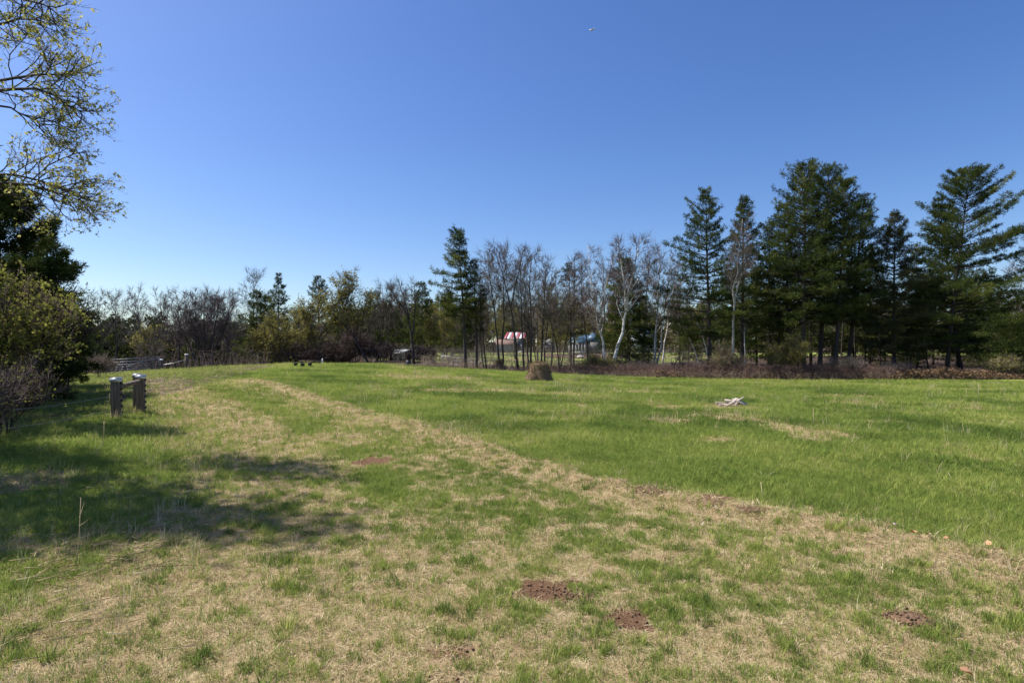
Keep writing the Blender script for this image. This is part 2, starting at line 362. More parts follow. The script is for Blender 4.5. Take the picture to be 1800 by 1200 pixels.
def ground_shader(m):
    tc = nd(m, 'ShaderNodeTexCoord'); P = tc.outputs['Object']
    nf = noise(m, 38, 6, .75, P); nm = noise(m, 7, 5, .7, P); nl = noise(m, 1.1, 4, .6, P)
    gt_ = math_n(m, 'ADD', attr(m, 'gtint'), math_n(m, 'MULTIPLY', math_n(m, 'SUBTRACT', nm, .5), .7))
    green = ramp(m, gt_, [(0, (.065, .09, .026)), (.4, (.14, .185, .045)), (.75, (.23, .28, .066)), (1, (.32, .345, .105))])
    straw = ramp(m, nf, [(.25, (.16, .105, .06)), (.5, (.35, .26, .15)), (.75, (.56, .45, .285))])
    soilc = ramp(m, nf, [(.25, (.08, .044, .025)), (.55, (.16, .092, .053)), (.8, (.25, .16, .10))])
    litc = ramp(m, nf, [(.25, (.025, .017, .013)), (.5, (.065, .045, .034)), (.78, (.15, .105, .075))])
    def mix(fac, a, b):
        n = nd(m, 'ShaderNodeMix', data_type='RGBA'); lk(m, fac, n.inputs[0]); lk(m, a, n.inputs[6]); lk(m, b, n.inputs[7]); return n.outputs[2]
    def sharp(fac, amt, lo, hi):
        s = math_n(m, 'ADD', fac, math_n(m, 'MULTIPLY', math_n(m, 'SUBTRACT', nm, .5), amt))
        r = nd(m, 'ShaderNodeMapRange', interpolation_type='SMOOTHSTEP'); lk(m, s, r.inputs[0]); r.inputs[1].default_value = lo; r.inputs[2].default_value = hi; return r.outputs[0]
    c = mix(sharp(attr(m, 'dry'), 1.2, .2, .75), green, straw)
    c = mix(sharp(attr(m, 'litter'), .6, .35, .65), c, litc)
    c = mix(sharp(attr(m, 'soil'), .8, .3, .6), c, soilc)
    p = nd(m, 'ShaderNodeBsdfPrincipled'); lk(m, c, p.inputs['Base Color']); p.inputs['Roughness'].default_value = 1; p.inputs['Specular IOR Level'].default_value = .1
    b = nd(m, 'ShaderNodeBump'); b.inputs['Strength'].default_value = .8; b.inputs['Distance'].default_value = .03; lk(m, nf, b.inputs['Height']); lk(m, b.outputs[0], p.inputs['Normal'])
    o = nd(m, 'ShaderNodeOutputMaterial'); lk(m, p.outputs[0], o.inputs[0])
ground_shader(gm)
me = mk_mesh('ground', v, f, None, None, [gm], True)
for nme, a in (('dry', dry), ('soil', soil), ('litter', lit), ('gtint', gt)):
    at = me.attributes.new(nme, 'FLOAT', 'POINT'); at.data.foreach_set('value', np.ascontiguousarray(a.ravel(), np.float32))
o = put('ground', me); o['kind'] = 'structure'

# ------------------------------------------------------------------ scattered ground cover (one stuff object, geometry nodes)
def blades(rng, n, h, w0, spread, lean, flat=0.0):
    """one tuft: n curved two-piece blades"""
    V = []; F = []
    for i in range(n):
        a = rng.uniform(0, 2*math.pi); r = spread*math.sqrt(rng.uniform(0, 1)); b = np.array([math.cos(a)*r, math.sin(a)*r, -.01])
        az = a+rng.normal()*.9 if rng.random() < .7 else rng.uniform(0, 6.28)
        l = abs(rng.normal(lean, lean*.5)); hh = h*rng.uniform(.5, 1.2); d = np.array([math.cos(az), math.sin(az), 0]); side = np.array([-d[1], d[0], 0])
        ta = rng.normal()*.8; side = side*math.cos(ta)+d*math.sin(ta)*.6
        z1 = hh*.55*(1-flat*.75); z2 = hh*(1-flat*.93)
        p1 = b+d*l*hh*.35*(1+flat)+[0, 0, z1]; p2 = b+d*(l*hh*(1+flat*.9))+[0, 0, max(z2-l*hh*.25, .004)]
        wv = w0*rng.uniform(.7, 1.3); k = len(V)
        V += [b-side*wv*.5, b+side*wv*.5, p1-side*wv*.4, p1+side*wv*.4, p2]; F += [(k, k+1, k+3), (k, k+3, k+2), (k+2, k+3, k+4)]
    return np.array(V), np.array(F)
def scatter(name, variants, mats, pts, rz, tilt, sc, idx, tint, kind='stuff'):
    vv = []; ff = []; var = []; mi = []; n = 0
    for k, (V, F, m_) in enumerate(variants):
        vv.append(V); ff.append(F+n); n += len(V); var.append(np.full(len(V), k)); mi.append(np.full(len(F), m_))
    nv = n; vv.append(pts); V = np.vstack(vv)
    me = mk_mesh(name, V, np.vstack(ff), None, np.concatenate(mi), mats)
    N = len(pts)
    def at(nm, typ, arr, key='value'):
        a = me.attributes.new(nm, typ, 'POINT'); a.data.foreach_set(key, np.ascontiguousarray(arr).ravel())
    at('is_pt', 'BOOLEAN', np.concatenate([np.zeros(nv, bool), np.ones(N, bool)]))
    at('var', 'INT', np.concatenate(var+[idx]).astype(np.int32))
    at('scl', 'FLOAT', np.concatenate([np.ones(nv), sc]).astype(np.float32))
    at('tint', 'FLOAT', np.concatenate([np.ones(nv)*.5, tint]).astype(np.float32))
    rot = np.zeros((nv+N, 3), np.float32); rot[nv:, 2] = rz; rot[nv:, 0] = tilt[0]; rot[nv:, 1] = tilt[1]
    at('rot', 'FLOAT_VECTOR', rot, 'vector')
    ng = bpy.data.node_groups.new(name+'_nodes', 'GeometryNodeTree')
    ng.interface.new_socket('Geometry', in_out='INPUT', socket_type='NodeSocketGeometry'); ng.interface.new_socket('Geometry', in_out='OUTPUT', socket_type='NodeSocketGeometry')
    N_ = ng.nodes.new; L_ = ng.links.new
    gi = N_('NodeGroupInput'); go = N_('NodeGroupOutput'); jn = N_('GeometryNodeJoinGeometry')
    def na(nm, typ):
        a = N_('GeometryNodeInputNamedAttribute'); a.data_type = typ; a.inputs['Name'].default_value = nm; return a.outputs['Attribute']
    sp = N_('GeometryNodeSeparateGeometry'); sp.domain = 'POINT'; L_(gi.outputs[0], sp.inputs[0]); L_(na('is_pt', 'BOOLEAN'), sp.inputs[1])
    for k in range(len(variants)):
        cp = N_('FunctionNodeCompare'); cp.data_type = 'INT'; cp.operation = 'EQUAL'; L_(na('var', 'INT'), cp.inputs[2]); cp.inputs[3].default_value = k
        s2 = N_('GeometryNodeSeparateGeometry'); s2.domain = 'POINT'; L_(sp.outputs[1], s2.inputs[0]); L_(cp.outputs[0], s2.inputs[1])
        ip = N_('GeometryNodeInstanceOnPoints'); L_(sp.outputs[0], ip.inputs['Points']); L_(cp.outputs[0], ip.inputs['Selection']); L_(s2.outputs[0], ip.inputs['Instance'])
        L_(na('rot', 'FLOAT_VECTOR'), ip.inputs['Rotation']); L_(na('scl', 'FLOAT'), ip.inputs['Scale']); L_(ip.outputs[0], jn.inputs[0])
    L_(jn.outputs[0], go.inputs[0])
    o = put(name, me); md = o.modifiers.new('scatter', 'NODES'); md.node_group = ng; o['kind'] = kind; return o
rng = np.random.default_rng(7)
def sample(n, rmin, rmax, amax, power):
    """points in the wedge ahead; areal density falls off as r**-power beyond rmin"""
    u = rng.random(n); e = 2-power
    r = (rmin**e+u*(rmax**e-rmin**e))**(1/e) if abs(e) > 1e-3 else rmin*(rmax/rmin)**u
    a = rng.uniform(-amax, amax, n); return r*np.sin(a), r*np.cos(a), r
X1, Y1, r1 = sample(580000, 1.7, 58, R(61), 1.5)
dr, so, li, gt1, sd1, fl1 = fields(X1, Y1)
keep = (so < .35+.3*rng.random(len(X1))) & (rng.random(len(X1)) > li*.92) & (li < .9)
# drier thin spots carry fewer tufts
X1, Y1, r1, dr, gt1, sd1, fl1 = (a[keep] for a in (X1, Y1, r1, dr, gt1, sd1, fl1))
isdry = rng.random(len(X1)) < np.clip(sstep(.05, .95, dr+(fbm(X1*10, Y1*10, 61, 3)-.5)*1.1), .05, .85)
pts = np.stack([X1, Y1, zg(X1, Y1)], 1)
vr = np.random.default_rng(3)
var = [(*blades(vr, 16, .055, .0045, .05, .5), 0), (*blades(vr, 16, .075, .005, .055, .5), 0), (*blades(vr, 12, .11, .006, .05, .45), 0), (*blades(vr, 12, .17, .007, .06, .4), 0),
       (*blades(vr, 18, .06, .0042, .06, .8, .8), 1), (*blades(vr, 16, .08, .0045, .06, .8, .65), 1), (*blades(vr, 15, .055, .004, .05, .6, .35), 1), (*blades(vr, 9, .24, .0045, .07, .45), 1)]
q = rng.random(len(X1)); n_lush = fbm(X1*1.4, Y1*1.4, 91, 3)
dlv, _ = pdist(X1, Y1, trackL); vergeP = (X1 < np.interp(Y1, trackL[::-1, 1], trackL[::-1, 0])) & (dlv > 1.0)
lush = sstep(.5, .68, n_lush)+.5*vergeP+.35*np.exp(-(np.maximum(sd1, 0)/.5)**2)*(fl1 > .3)+.35*((X1 > 1.6) & (fl1 < .6) & (r1 < 6))
lu = np.minimum(lush, 1.2); p3 = .006+.05*lu; p2 = .05+.2*lu
gi_ = np.where(q < p3, 3, np.where(q < p3+p2, 2, np.where(q < .55, 1, 0)))
si_ = np.where(q < .5, 4, np.where(q < .8, 5, np.where(q < .994-.04*vergeP-.05*fl1*sstep(.45, .62, fbm(X1*.45, Y1*.45, 301, 3)), 6, 7)))
idx = np.where(isdry, si_, gi_)
sc = rng.uniform(.6, 1.15, len(X1))*np.clip(r1/6, .6, 6)**.45*np.where((fl1 < .5) & (r1 < 9), .85, 1)
sc = np.where((idx == 3) | (idx == 7), sc*.75, sc)
tint = np.where(isdry, rng.beta(2.2, 2, len(X1)), np.clip(gt1+rng.normal(0, .14, len(X1)), 0, 1))
nc = 1900; cx, cy, cr = sample(nc, 1.8, 13, R(60), 1.2); cd, cs, cl, cg, csd, cf = fields(cx, cy); ok = (cs < .5) & (cl < .3) & (cf < .6); cx, cy = cx[ok], cy[ok]; nc = len(cx)
rad = rng.gamma(2.0, .014, nc)+.012; m_ = np.clip((rad*300).astype(int), 3, 26); tt = np.repeat(np.arange(nc), m_); tx = cx[tt]+rng.normal(0, 1, len(tt))*rad[tt]*.75; ty = cy[tt]+rng.normal(0, 1, len(tt))*rad[tt]*.75
tb = rng.uniform(.28, .9, nc); ts = rng.uniform(.5, 1.0, nc)
X1 = np.concatenate([X1, tx]); Y1 = np.concatenate([Y1, ty]); pts = np.vstack([pts, np.stack([tx, ty, zg(tx, ty)], 1)])
idx = np.concatenate([idx, np.where(rng.random(len(tt)) < .3, 2, 1)]); sc = np.concatenate([sc, ts[tt]*rng.uniform(.7, 1.1, len(tt))]); tint = np.concatenate([tint, np.clip(tb[tt]+rng.normal(0, .1, len(tt)), 0, 1)])
for px, Y, n in [(208, 13.2, 90), (247.5, 14.2, 80), (237, 15.3, 60), (176, 41, 60), (284, 43, 60), (328, 44, 60), (948, 33.5, 160)]:
    c = G(px, Y); a = rng.uniform(0, 6.28, n); rr = rng.uniform(.1, .3, n)*(3.4 if px == 948 else 1); tx = c[0]+np.cos(a)*rr; ty = c[1]+np.sin(a)*rr
    pts = np.vstack([pts, np.stack([tx, ty, zg(tx, ty)], 1)]); X1 = np.concatenate([X1, tx]); Y1 = np.concatenate([Y1, ty])
    dry_ = rng.random(n) < .3; idx = np.concatenate([idx, np.where(dry_, 7, 3)]); sc = np.concatenate([sc, rng.uniform(.6, 1.2, n)]); tint = np.concatenate([tint, rng.uniform(.3, .8, n)])
o = scatter('meadow_grass', var, [M['grass'], M['straw']], pts, rng.uniform(0, 6.28, len(X1)), (rng.normal(0, .12, len(X1)), rng.normal(0, .12, len(X1))), sc, idx, tint)

# ------------------------------------------------------------------ tree builders
def path_at(P, t):
    k = np.clip(t, 0, 1)*(len(P)-1); i = int(min(k, len(P)-2)); return P[i]+(P[i+1]-P[i])*(k-i)
def unit(v): return v/(np.linalg.norm(v)+1e-9)
def pine(px, Y, pxt, pyt, rpx, t0=.3, p=.75, seed=0, label='', group=None, ln=.30, wd=.034, k=7, dens=1.0, asym=0, asaz=0, mat_='needle', name='pine_tree', up=.12, gap=.25, base=None, tint0=.45, r0=None, cat='pine tree', dead=True, sub=1.0, tip=.14, ws=.5, vz=1.0):
    if Y >= 58: k, wd = max(5, k-2), wd*1.25
    rng = np.random.default_rng(seed+100); b = G(px, Y, -.1) if base is None else np.array(base); top = W(pxt, pyt, Y)-b
    H = top[2]; rm = rpx/1000*Y; P = np.array([top*t+np.array([math.sin(t*5+seed), math.cos(t*4+seed), 0])*.06*t*(1-t)*4 for t in np.linspace(0, 1, 12)])
    root = thing(name, label, cat, b, group)
    gt_ = Geo(); gc = Geo(); r0 = r0 or max(.07, H*.0125)
    tube(gt_, P, r0*(1-np.linspace(0, 1, 12)*.93), 7)
    nw = int((1-t0)*H/ws)+5; FP = []; FD = []; FT = []
    for i in range(nw):
        t = t0+(1-t0)*(i+rng.uniform(0, .8))/nw; tt = (t-t0)/(1-t0)
        shape = min(1, (.55+tt*2.2))*((1-tt)**p)+tip*(1-tt)**.3
        gapf = 1 if rng.random() > gap else rng.uniform(.35, .7)
        nb = rng.integers(4, 7); a0 = rng.uniform(0, 6.28)
        for j in range(nb):
            az = a0+j*6.283/nb+rng.normal()*.3
            L = rm*shape*gapf*rng.uniform(.6, 1.18)*(1+asym*math.cos(az-asaz))
            if L < .18: L = .18
            d = np.array([math.cos(az), math.sin(az), 0]); el = up+.75*tt**1.6-.18*(1-tt)+rng.normal()*.1
            o_ = path_at(P, t); s = np.linspace(0, 1, 4)[:, None]
            B = o_+d*s*L*math.cos(el)+np.array([0, 0, 1])*(s*L*math.sin(el)+.12*L*s**2.2-.06*L*s)
            tube(gt_, B, np.linspace(max(.012, r0*.28*min(1, L/2)), .006, 4), 3, cap=False)
            m = max(4, int(L*10*dens+3)); ss = rng.uniform(.22 if tt > .3 else .32, 1.03, m)**.8
            wv = .34*L*(1-ss*.72)*sub+.08; lat = rng.normal(0, .55, m)*wv; perp = np.array([-d[1], d[0], 0])
            kk = np.clip(ss, 0, 1)*3; ii = np.minimum(kk.astype(int), 2); fr = (kk-ii)[:, None]
            Q = B[ii]*(1-fr)+B[ii+1]*fr+perp*lat[:, None]+np.array([0, 0, 1])*rng.normal(.03, (.06+.02*L)*vz, m)[:, None]
            FP.append(Q); dd = d*.7+perp*np.sign(lat)[:, None]*.5+np.array([0, 0, .35]); FD.append(dd/np.linalg.norm(dd, axis=1)[:, None])
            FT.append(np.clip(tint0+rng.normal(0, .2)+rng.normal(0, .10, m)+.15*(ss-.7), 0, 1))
    if dead and t0 > .12:
        nd_ = int(H*t0*2.2); tz = rng.uniform(.08, t0+.05, nd_); az = rng.uniform(0, 6.28, nd_); L = rng.uniform(.3, .62, nd_)*rm*.8
        P0 = np.array([path_at(P, t) for t in tz]); cones(gt_, P0, P0+np.stack([np.cos(az)*L, np.sin(az)*L, rng.normal(-.05, .16, nd_)*L], 1), .018)
    tr = put('trunk', gt_.mesh('pine_trunk', [M['darkbark']], False), root)
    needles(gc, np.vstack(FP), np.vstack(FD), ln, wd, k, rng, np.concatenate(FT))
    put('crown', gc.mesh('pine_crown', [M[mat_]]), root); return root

def branchy(gT, gB, path, r0, t0, spread, n1, rng, ang=(30, 52), twig=.0115, tl=.85, dens=1.0, droop=0.0, upw=.35, r_end=.02, l1p=.8, tips=None, wob=.11, n=6):
    """trunk along path plus three orders of boughs; finest twigs are cones. returns twig ends"""
    path = np.asarray(path, float); H = np.linalg.norm(path[-1]-path[0])
    if len(path) < 8:
        t = np.linspace(0, len(path)-1, 10); i = np.minimum(t.astype(int), len(path)-2); fr = (t-i)[:, None]; path = path[i]*(1-fr)+path[i+1]*fr
        path[1:-1] = path[1:-1]*.5+(path[:-2]+path[2:])*.25; path[1:-1] += rng.normal(0, .004*H, (8, 3))*[1, 1, .3]
    tube(gT, path, r0+(r_end-r0)*np.linspace(0, 1, len(path))**.85, n)
    T0 = []; T1 = []; a0 = rng.uniform(0, 6.28)
    def child(o_, d, L, ang_, az):
        ref = np.array([0, 0, 1.]) if abs(d[2]) < .9 else np.array([1., 0, 0])
        u = unit(np.cross(d, ref)); v_ = np.cross(d, u); return unit(d*math.cos(ang_)+(u*math.cos(az)+v_*math.sin(az))*math.sin(ang_))
    def bough(o_, d, L, m, upk):
        P = [o_]; dd = d.copy()
        for i in range(m):
            dd = unit(dd+rng.normal(0, wob, 3)+np.array([0, 0, upk/m])); P.append(P[-1]+dd*L/m)
        return np.array(P)
    for i in range(n1):
        t = t0+(.97-t0)*(i+rng.random())/n1; o_ = path_at(path, t); ti = path_at(path, min(1, t+.05))-path_at(path, max(0, t-.05))
        d = child(o_, unit(ti), 1, R(rng.uniform(*ang)), a0+i*2.4+rng.normal()*.3); tt = (t-t0)/(1-t0+1e-6)
        L1 = 1.3*spread*H*(1.02-.68*tt**l1p)*rng.uniform(.7, 1.15); r1 = max(.012, r0*.36*(1-.75*t))
        B = bough(o_, d, L1, 5, upw); tube(gT, B, np.linspace(r1, .007, 6), 3, cap=False)
        n2 = max(3, int(L1*3.4*dens+3))
        for j in range(n2):
            s = rng.uniform(.18, 1); p2 = path_at(B, s); d1 = unit(path_at(B, min(1, s+.1))-path_at(B, max(0, s-.1)))
            d2 = child(p2, d1, 1, R(rng.uniform(25, 55)), rng.uniform(0, 6.28)); L2 = (.28*L1*(1.1-s*.6)+.3)*rng.uniform(.6, 1.3)
            C = bough(p2, d2, L2, 2, upw*.7-droop); cones(gB, C[:1], C[1:2], twig*1.5); cones(gB, C[1:2]-unit(C[1]-C[0])*.03, C[2:3], twig*1.25)
            n3 = max(4, int(L2*9*dens+5)); q_ = rng.uniform(.1, 1, n3)[:, None]
            PP = np.where(q_ < .5, C[0]+(C[1]-C[0])*q_*2, C[1]+(C[2]-C[1])*(q_*2-1))
            D = d2*.75+rng.normal(0, .5, (n3, 3)); D[:, 2] += .25-droop*1.4; D /= np.linalg.norm(D, axis=1)[:, None]
            T0.append(PP); T1.append(PP+D*(tl*rng.uniform(.4, 1.2, n3))[:, None])
    T0 = np.vstack(T0); T1 = np.vstack(T1)
    if twig < .006: cones(gB, T0, T1, twig)
    else: slivers(gB, T0, T1, twig*1.05, rng)
    return T0, T1
def wpath(pts, Y, b):
    out = []
    for i, (px, py) in enumerate(pts): out.append((np.array(b) if i == 0 else W(px, py, Y))-np.array(b))
    return np.array(out)
def bare(pts, Y, label, spread=.28, t0=.35, n1=14, seed=0, bark='bark', twigm='twig', group=None, name='bare_tree', cat='bare tree', r0=None, ang=(28, 50), leaf=None, leafn=3, leafs=.07, base=None, extra=(), **kw):
    rng = np.random.default_rng(seed+500); b = G(pts[0][0], Y, -.08) if base is None else np.array(base); P = wpath(pts, Y, b); H = np.linalg.norm(P[-1])
    root = thing(name, label, cat, b, group); gT = Geo(); gB = Geo()
    r0 = r0 or max(.05, H*.011); tw = [branchy(gT, gB, P, r0, t0, spread, n1, rng, ang=ang, **kw)]
    for e in extra:                                           # further stems from the same foot or forks off the trunk
        Q = np.array([W(px, py, Y)-b for px, py in e[0]])
        if e[0][0][1] >= 640: Q[0] = [Q[0][0], 0, -.05]
        tw.append(branchy(gT, gB, Q, r0*e[1], e[2], spread*1.0, e[3], rng, ang=ang, **kw))
    put('trunk', gT.mesh('tree_trunk', [M[bark]], False), root); put('branches', gB.mesh('tree_twigs', [M[twigm]]), root)
    if leaf:
        A = np.vstack([t[0] for t in tw]); B = np.vstack([t[1] for t in tw]); n = len(A)
        i = np.repeat(rng.integers(0, n, int(n*leafn/3)), 3); q_ = np.repeat(rng.uniform(.2, 1.05, len(i)//3), 3)[:, None]; g = Geo()
        flecks(g, A[i]+(B[i]-A[i])*q_+rng.normal(0, leafs*.55, (len(i), 3)), leafs, rng, rng.beta(2, 2, len(i))); put('foliage', g.mesh('tree_foliage', [M[leaf]]), root)
    return root
def shrub(px, Y, wpx, hpx, label, n=14, seed=0, bark='twig', twigm='twig', leaf=None, leafn=4, leafs=.06, group=None, name='shrub', cat='shrub', arch=.35, twig=.01, tl=.45, dens=1.0, base=None, spread=.4, n1=8, stem=.02):
    rng = np.random.default_rng(seed+900); b = G(px, Y, -.05) if base is None else np.array(base); w_ = wpx/1000*Y; h = hpx/1000*Y
    root = thing(name, label, cat, b, group); gT = Geo(); gB = Geo(); A = []; B = []
    for i in range(n):
        a = rng.uniform(0, 6.28); r = math.sqrt(rng.random()); hh = h*rng.uniform(.6, 1.02)*(1-.3*r); e = np.array([math.cos(a)*w_*.5*r, math.sin(a)*w_*.4*r, hh])
        o_ = np.array([e[0]*.25+rng.normal()*.1, e[1]*.25+rng.normal()*.1, 0]); s = np.linspace(0, 1, 6)[:, None]
        P = o_+(e-o_)*np.concatenate([s**(1+arch), s**(1+arch), s**(1-arch*.5)], 1)
        t0, t1 = branchy(gT, gB, np.vstack([P, P[-1:]+(P[-1:]-P[-2:-1])*.3, P[-1:]+(P[-1:]-P[-2:-1])*.5]), stem, .2, spread, n1, rng, ang=(25, 55), twig=twig, tl=tl, dens=dens, n=4, r_end=.006); A.append(t0); B.append(t1)
    put('stems', gT.mesh('shrub_stems', [M[bark]]), root); put('branches', gB.mesh('shrub_twigs', [M[twigm]]), root)
    if leaf:
        A = np.vstack(A); B = np.vstack(B); i = np.repeat(rng.integers(0, len(A), int(len(A)*leafn/4)), 4); q_ = np.repeat(rng.uniform(.3, 1.05, len(i)//4), 4)[:, None]; g = Geo()
        flecks(g, A[i]+(B[i]-A[i])*q_+rng.normal(0, leafs*.6, (len(i), 3)), leafs, rng, rng.beta(2, 2, len(i))); put('foliage', g.mesh('shrub_foliage', [M[leaf]]), root)
    return root

# ------------------------------------------------------------------ pine stand on the right
GP = 'tall pines of the stand on the right'
pine(1247, 52, 1241, 336, 78, .2, .6, 1, 'tall pine at the left end of the stand, boughs reaching left over the birches', GP, asym=.25, asaz=math.pi, gap=.3, dens=1.6, ws=.62, vz=.6)
pine(1303, 56, 1308, 350, 50, .2, .5, 2, 'narrow tufted pine rising behind the bare grey birch trunk', GP, dens=1.3)
pine(1352, 58, 1352, 392, 56, .14, .5, 3, 'shorter pine filling the gap left of the tallest crown', GP)
pine(1388, 55, 1378, 362, 60, .26, .5, 4, 'pine on the left shoulder of the tallest crown', GP, dens=1.1)
pine(1412, 53, 1414, 296, 80, .26, .42, 5, 'tallest pine of the stand with a broad rounded top', GP, dens=1.25, gap=.1)
pine(1440, 56, 1456, 300, 74, .26, .42, 6, 'twin pine close on the right of the tallest top', GP, dens=1.25, gap=.1)
pine(1466, 53, 1488, 320, 70, .3, .45, 7, 'pine with a bushy stepped top, right of the two tallest', GP, dens=1.15, gap=.1)
pine(1488, 55, 1520, 344, 56, .3, .5, 8, 'pine at the right shoulder of the big clump, leaning right', GP, dens=1.1)
pine(1571, 53, 1573, 378, 62, .14, .6, 9, 'thin greyish pine standing alone between the clump and the broad pine', GP, dens=1.7, gap=.15, tint0=.45, mat_='needle_brown', tip=.2)
pine(1662, 52, 1704, 302, 94, .12, .45, 10, 'broad pine with long flat boughs sweeping to the right', GP, asym=.12, asaz=0, gap=.12, dens=2.3, up=.06, r0=.2, sub=.95, ws=.72, vz=.55, tip=.32)
pine(1690, 54, 1650, 352, 66, .14, .55, 11, 'second trunk beside the broad pine with a lower pale crown', GP, gap=.2, dens=1.2)
pine(1860, 50, 1850, 380, 112, .04, .6, 12, 'pine at the right edge of the photo with only its bough tips in view', GP, gap=.3, dens=.9)
pine(1528, 62, 1530, 432, 42, .12, .6, 13, 'low dark pine behind the thin greyish one, on its left', GP)
pine(1612, 63, 1612, 432, 50, .1, .55, 14, 'low dark pine between the thin greyish pine and the broad pine', GP)
pine(1752, 64, 1748, 505, 60, .06, .6, 15, 'low spreading pine under the right boughs of the broad pine', GP)
pine(1425, 66, 1425, 420, 55, .14, .5, 16, 'dark understorey pine deep behind the tallest pines', GP)
pine(1330, 68, 1330, 470, 45, .1, .6, 17, 'small pine in shade behind the narrow tufted pine', GP)
pine(1210, 70, 1210, 540, 32, .1, .7, 18, 'little pine low behind the left end of the stand', GP)
pine(1500, 70, 1500, 470, 50, .12, .55, 19, 'dark understorey pine behind the right of the clump', GP)
pine(1680, 70, 1690, 470, 60, .1, .55, 20, 'dark pine straight behind the broad pine', GP)
pine(1795, 72, 1800, 560, 40, .06, .6, 21, 'low pine at the right edge under the bough tips', GP)
for i, (px, Y, py, r, lab) in enumerate([(1285, 66, 480, 56, 'shaded pine behind the grey birch and the narrow tufted pine'), (1375, 72, 460, 66, 'shaded pine in the back row left of the tallest pine'), (1462, 74, 450, 66, 'shaded pine in the back row right of the twin pine'), (1555, 70, 500, 60, 'shaded low pine in the back row behind the thin greyish pine'),
                                        (1640, 74, 480, 70, 'shaded low pine in the back row left of the broad pine'), (1720, 70, 520, 70, 'shaded low pine in the back row right of the broad pine'), (1245, 76, 520, 50, 'shaded pine in the back row behind the layered pine'), (1590, 58, 560, 46, 'young pine with low boughs between the thin greyish pine and the broad one'), (1770, 57, 575, 56, 'young pine with low boughs near the right edge')]):
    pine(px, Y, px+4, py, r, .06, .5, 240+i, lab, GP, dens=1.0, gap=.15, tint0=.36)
# slim bare trunks inside the stand
for i, (px, Y, py, lab) in enumerate([(1371, 57, 470, 'slim dark pole trunk left of the tallest pine'), (1399, 60, 460, 'slim pole trunk just left of the tallest pine trunk'), (1478, 60, 460, 'slim pole trunk right of the twin pine'), (1504, 58, 470, 'slim pole trunk at the right foot of the clump'),
                                      (1545, 58, 480, 'slim pole trunk left of the thin greyish pine'), (1592, 58, 500, 'slim pole trunk right of the thin greyish pine'), (1630, 57, 500, 'slim pole trunk left of the broad pine'), (1520, 56, 560, 'short dark pole trunk in the shade right of the clump'), (1284, 60, 470, 'slim pole trunk behind the bare grey birch')]):
    bare([(px, 650), (px+(i % 3-1)*5, py)], Y, lab, spread=.14, t0=.3, n1=10, seed=30+i, bark='darkbark', name='pole_tree', group='slim poles in the pine stand', r0=.085, ang=(50, 85), dens=.5, upw=.05, tl=.4)

# ------------------------------------------------------------------ birches and bare trees, centre and right
GB = 'white birches along the field edge'
bare([(1068, 655), (1062, 610), (1052, 575), (1043, 520), (1033, 432)], 53, 'birch with a white trunk leaning left, left of the two biggest birches', .22, .36, 18, 41, 'birch', 'twigred', GB, 'birch_tree', 'birch tree', r0=.16, droop=.14, dens=1.1, tl=.8, extra=[([(1054, 580), (1056, 540), (1072, 470), (1085, 440)], .6, .4, 9)])
bare([(1077, 655), (1085, 605), (1098, 575), (1101, 530), (1112, 480), (1126, 420)], 51, 'big white birch leaning right and forking in front of the dark spruce', .24, .42, 18, 42, 'birch', 'twigred', GB, 'birch_tree', 'birch tree', r0=.19, droop=.14, dens=1.1, tl=.8, extra=[([(1101, 540), (1098, 500), (1090, 450), (1086, 428)], .6, .35, 9), ([(1103, 520), (1125, 485), (1150, 462)], .5, .3, 8)])
bare([(1148, 655), (1152, 600), (1157, 540), (1160, 430)], 52, 'greyish birch with several upright stems right of the dark spruce', .22, .4, 16, 43, 'greybirch', 'twigred', GB, 'birch_tree', 'birch tree', r0=.15, droop=.05, extra=[([(1152, 655), (1165, 580), (1172, 520), (1178, 450)], .7, .45, 9)])
bare([(1162, 645), (1168, 600), (1178, 550), (1185, 500)], 56, 'thin white birch leaning right beside the layered pine', .2, .5, 10, 44, 'birch', 'twigred', GB, 'birch_tree', 'birch tree', r0=.10, droop=.1)
bare([(1285, 660), (1288, 590), (1290, 520), (1297, 460), (1305, 385)], 49, 'pale grey birch with purplish twigs in front of the pine stand', .17, .5, 18, 45, 'greybirch', 'twigred', GB, 'birch_tree', 'birch tree', r0=.14, droop=0, dens=1.35, tl=.6, extra=[([(1291, 530), (1300, 490), (1322, 445)], .55, .3, 8)])
bare([(1237, 645), (1215, 600), (1200, 575)], 54, 'fallen birch stem propped at a slant, white, its foot by the layered pine', .1, .7, 3, 46, 'birch', 'twigred', 'leaning dead birch stems', 'dead_birch_stem', 'dead tree', r0=.06, dens=.5)
bare([(1246, 612), (1232, 580), (1218, 550)], 54, 'upper white birch stem leaning against the layered pine', .1, .7, 3, 47, 'birch', 'twigred', 'leaning dead birch stems', 'dead_birch_stem', 'dead tree', r0=.06, dens=.5, base=G(1246, 53)+np.array([0, 0, 1.6]))
bare([(1168, 648), (1200, 620)], 53, 'dark dead trunk lying at a slant below the layered pine', .08, .6, 3, 48, 'darkbark', 'twig', None, 'leaning_dead_trunk', 'dead tree', r0=.13, dens=.4)
bare([(1310, 650), (1309, 600), (1309, 575)], 53, 'broken pale birch snag right of the grey birch', .12, .6, 4, 49, 'birch', 'twig', None, 'birch_snag', 'dead tree', r0=.07, dens=.5)
pine(1107, 60, 1098, 455, 54, .03, .72, 22, 'dark spruce with boughs down to the ground behind the forked birch', None, name='spruce_tree', cat='spruce tree', up=-.05, dens=1.9, gap=.1, tip=.22, ws=.4)
pine(1130, 64, 1132, 520, 40, .05, .7, 23, 'lower dark spruce at the right foot of the big spruce', None, name='spruce_tree', cat='spruce tree', up=-.05)
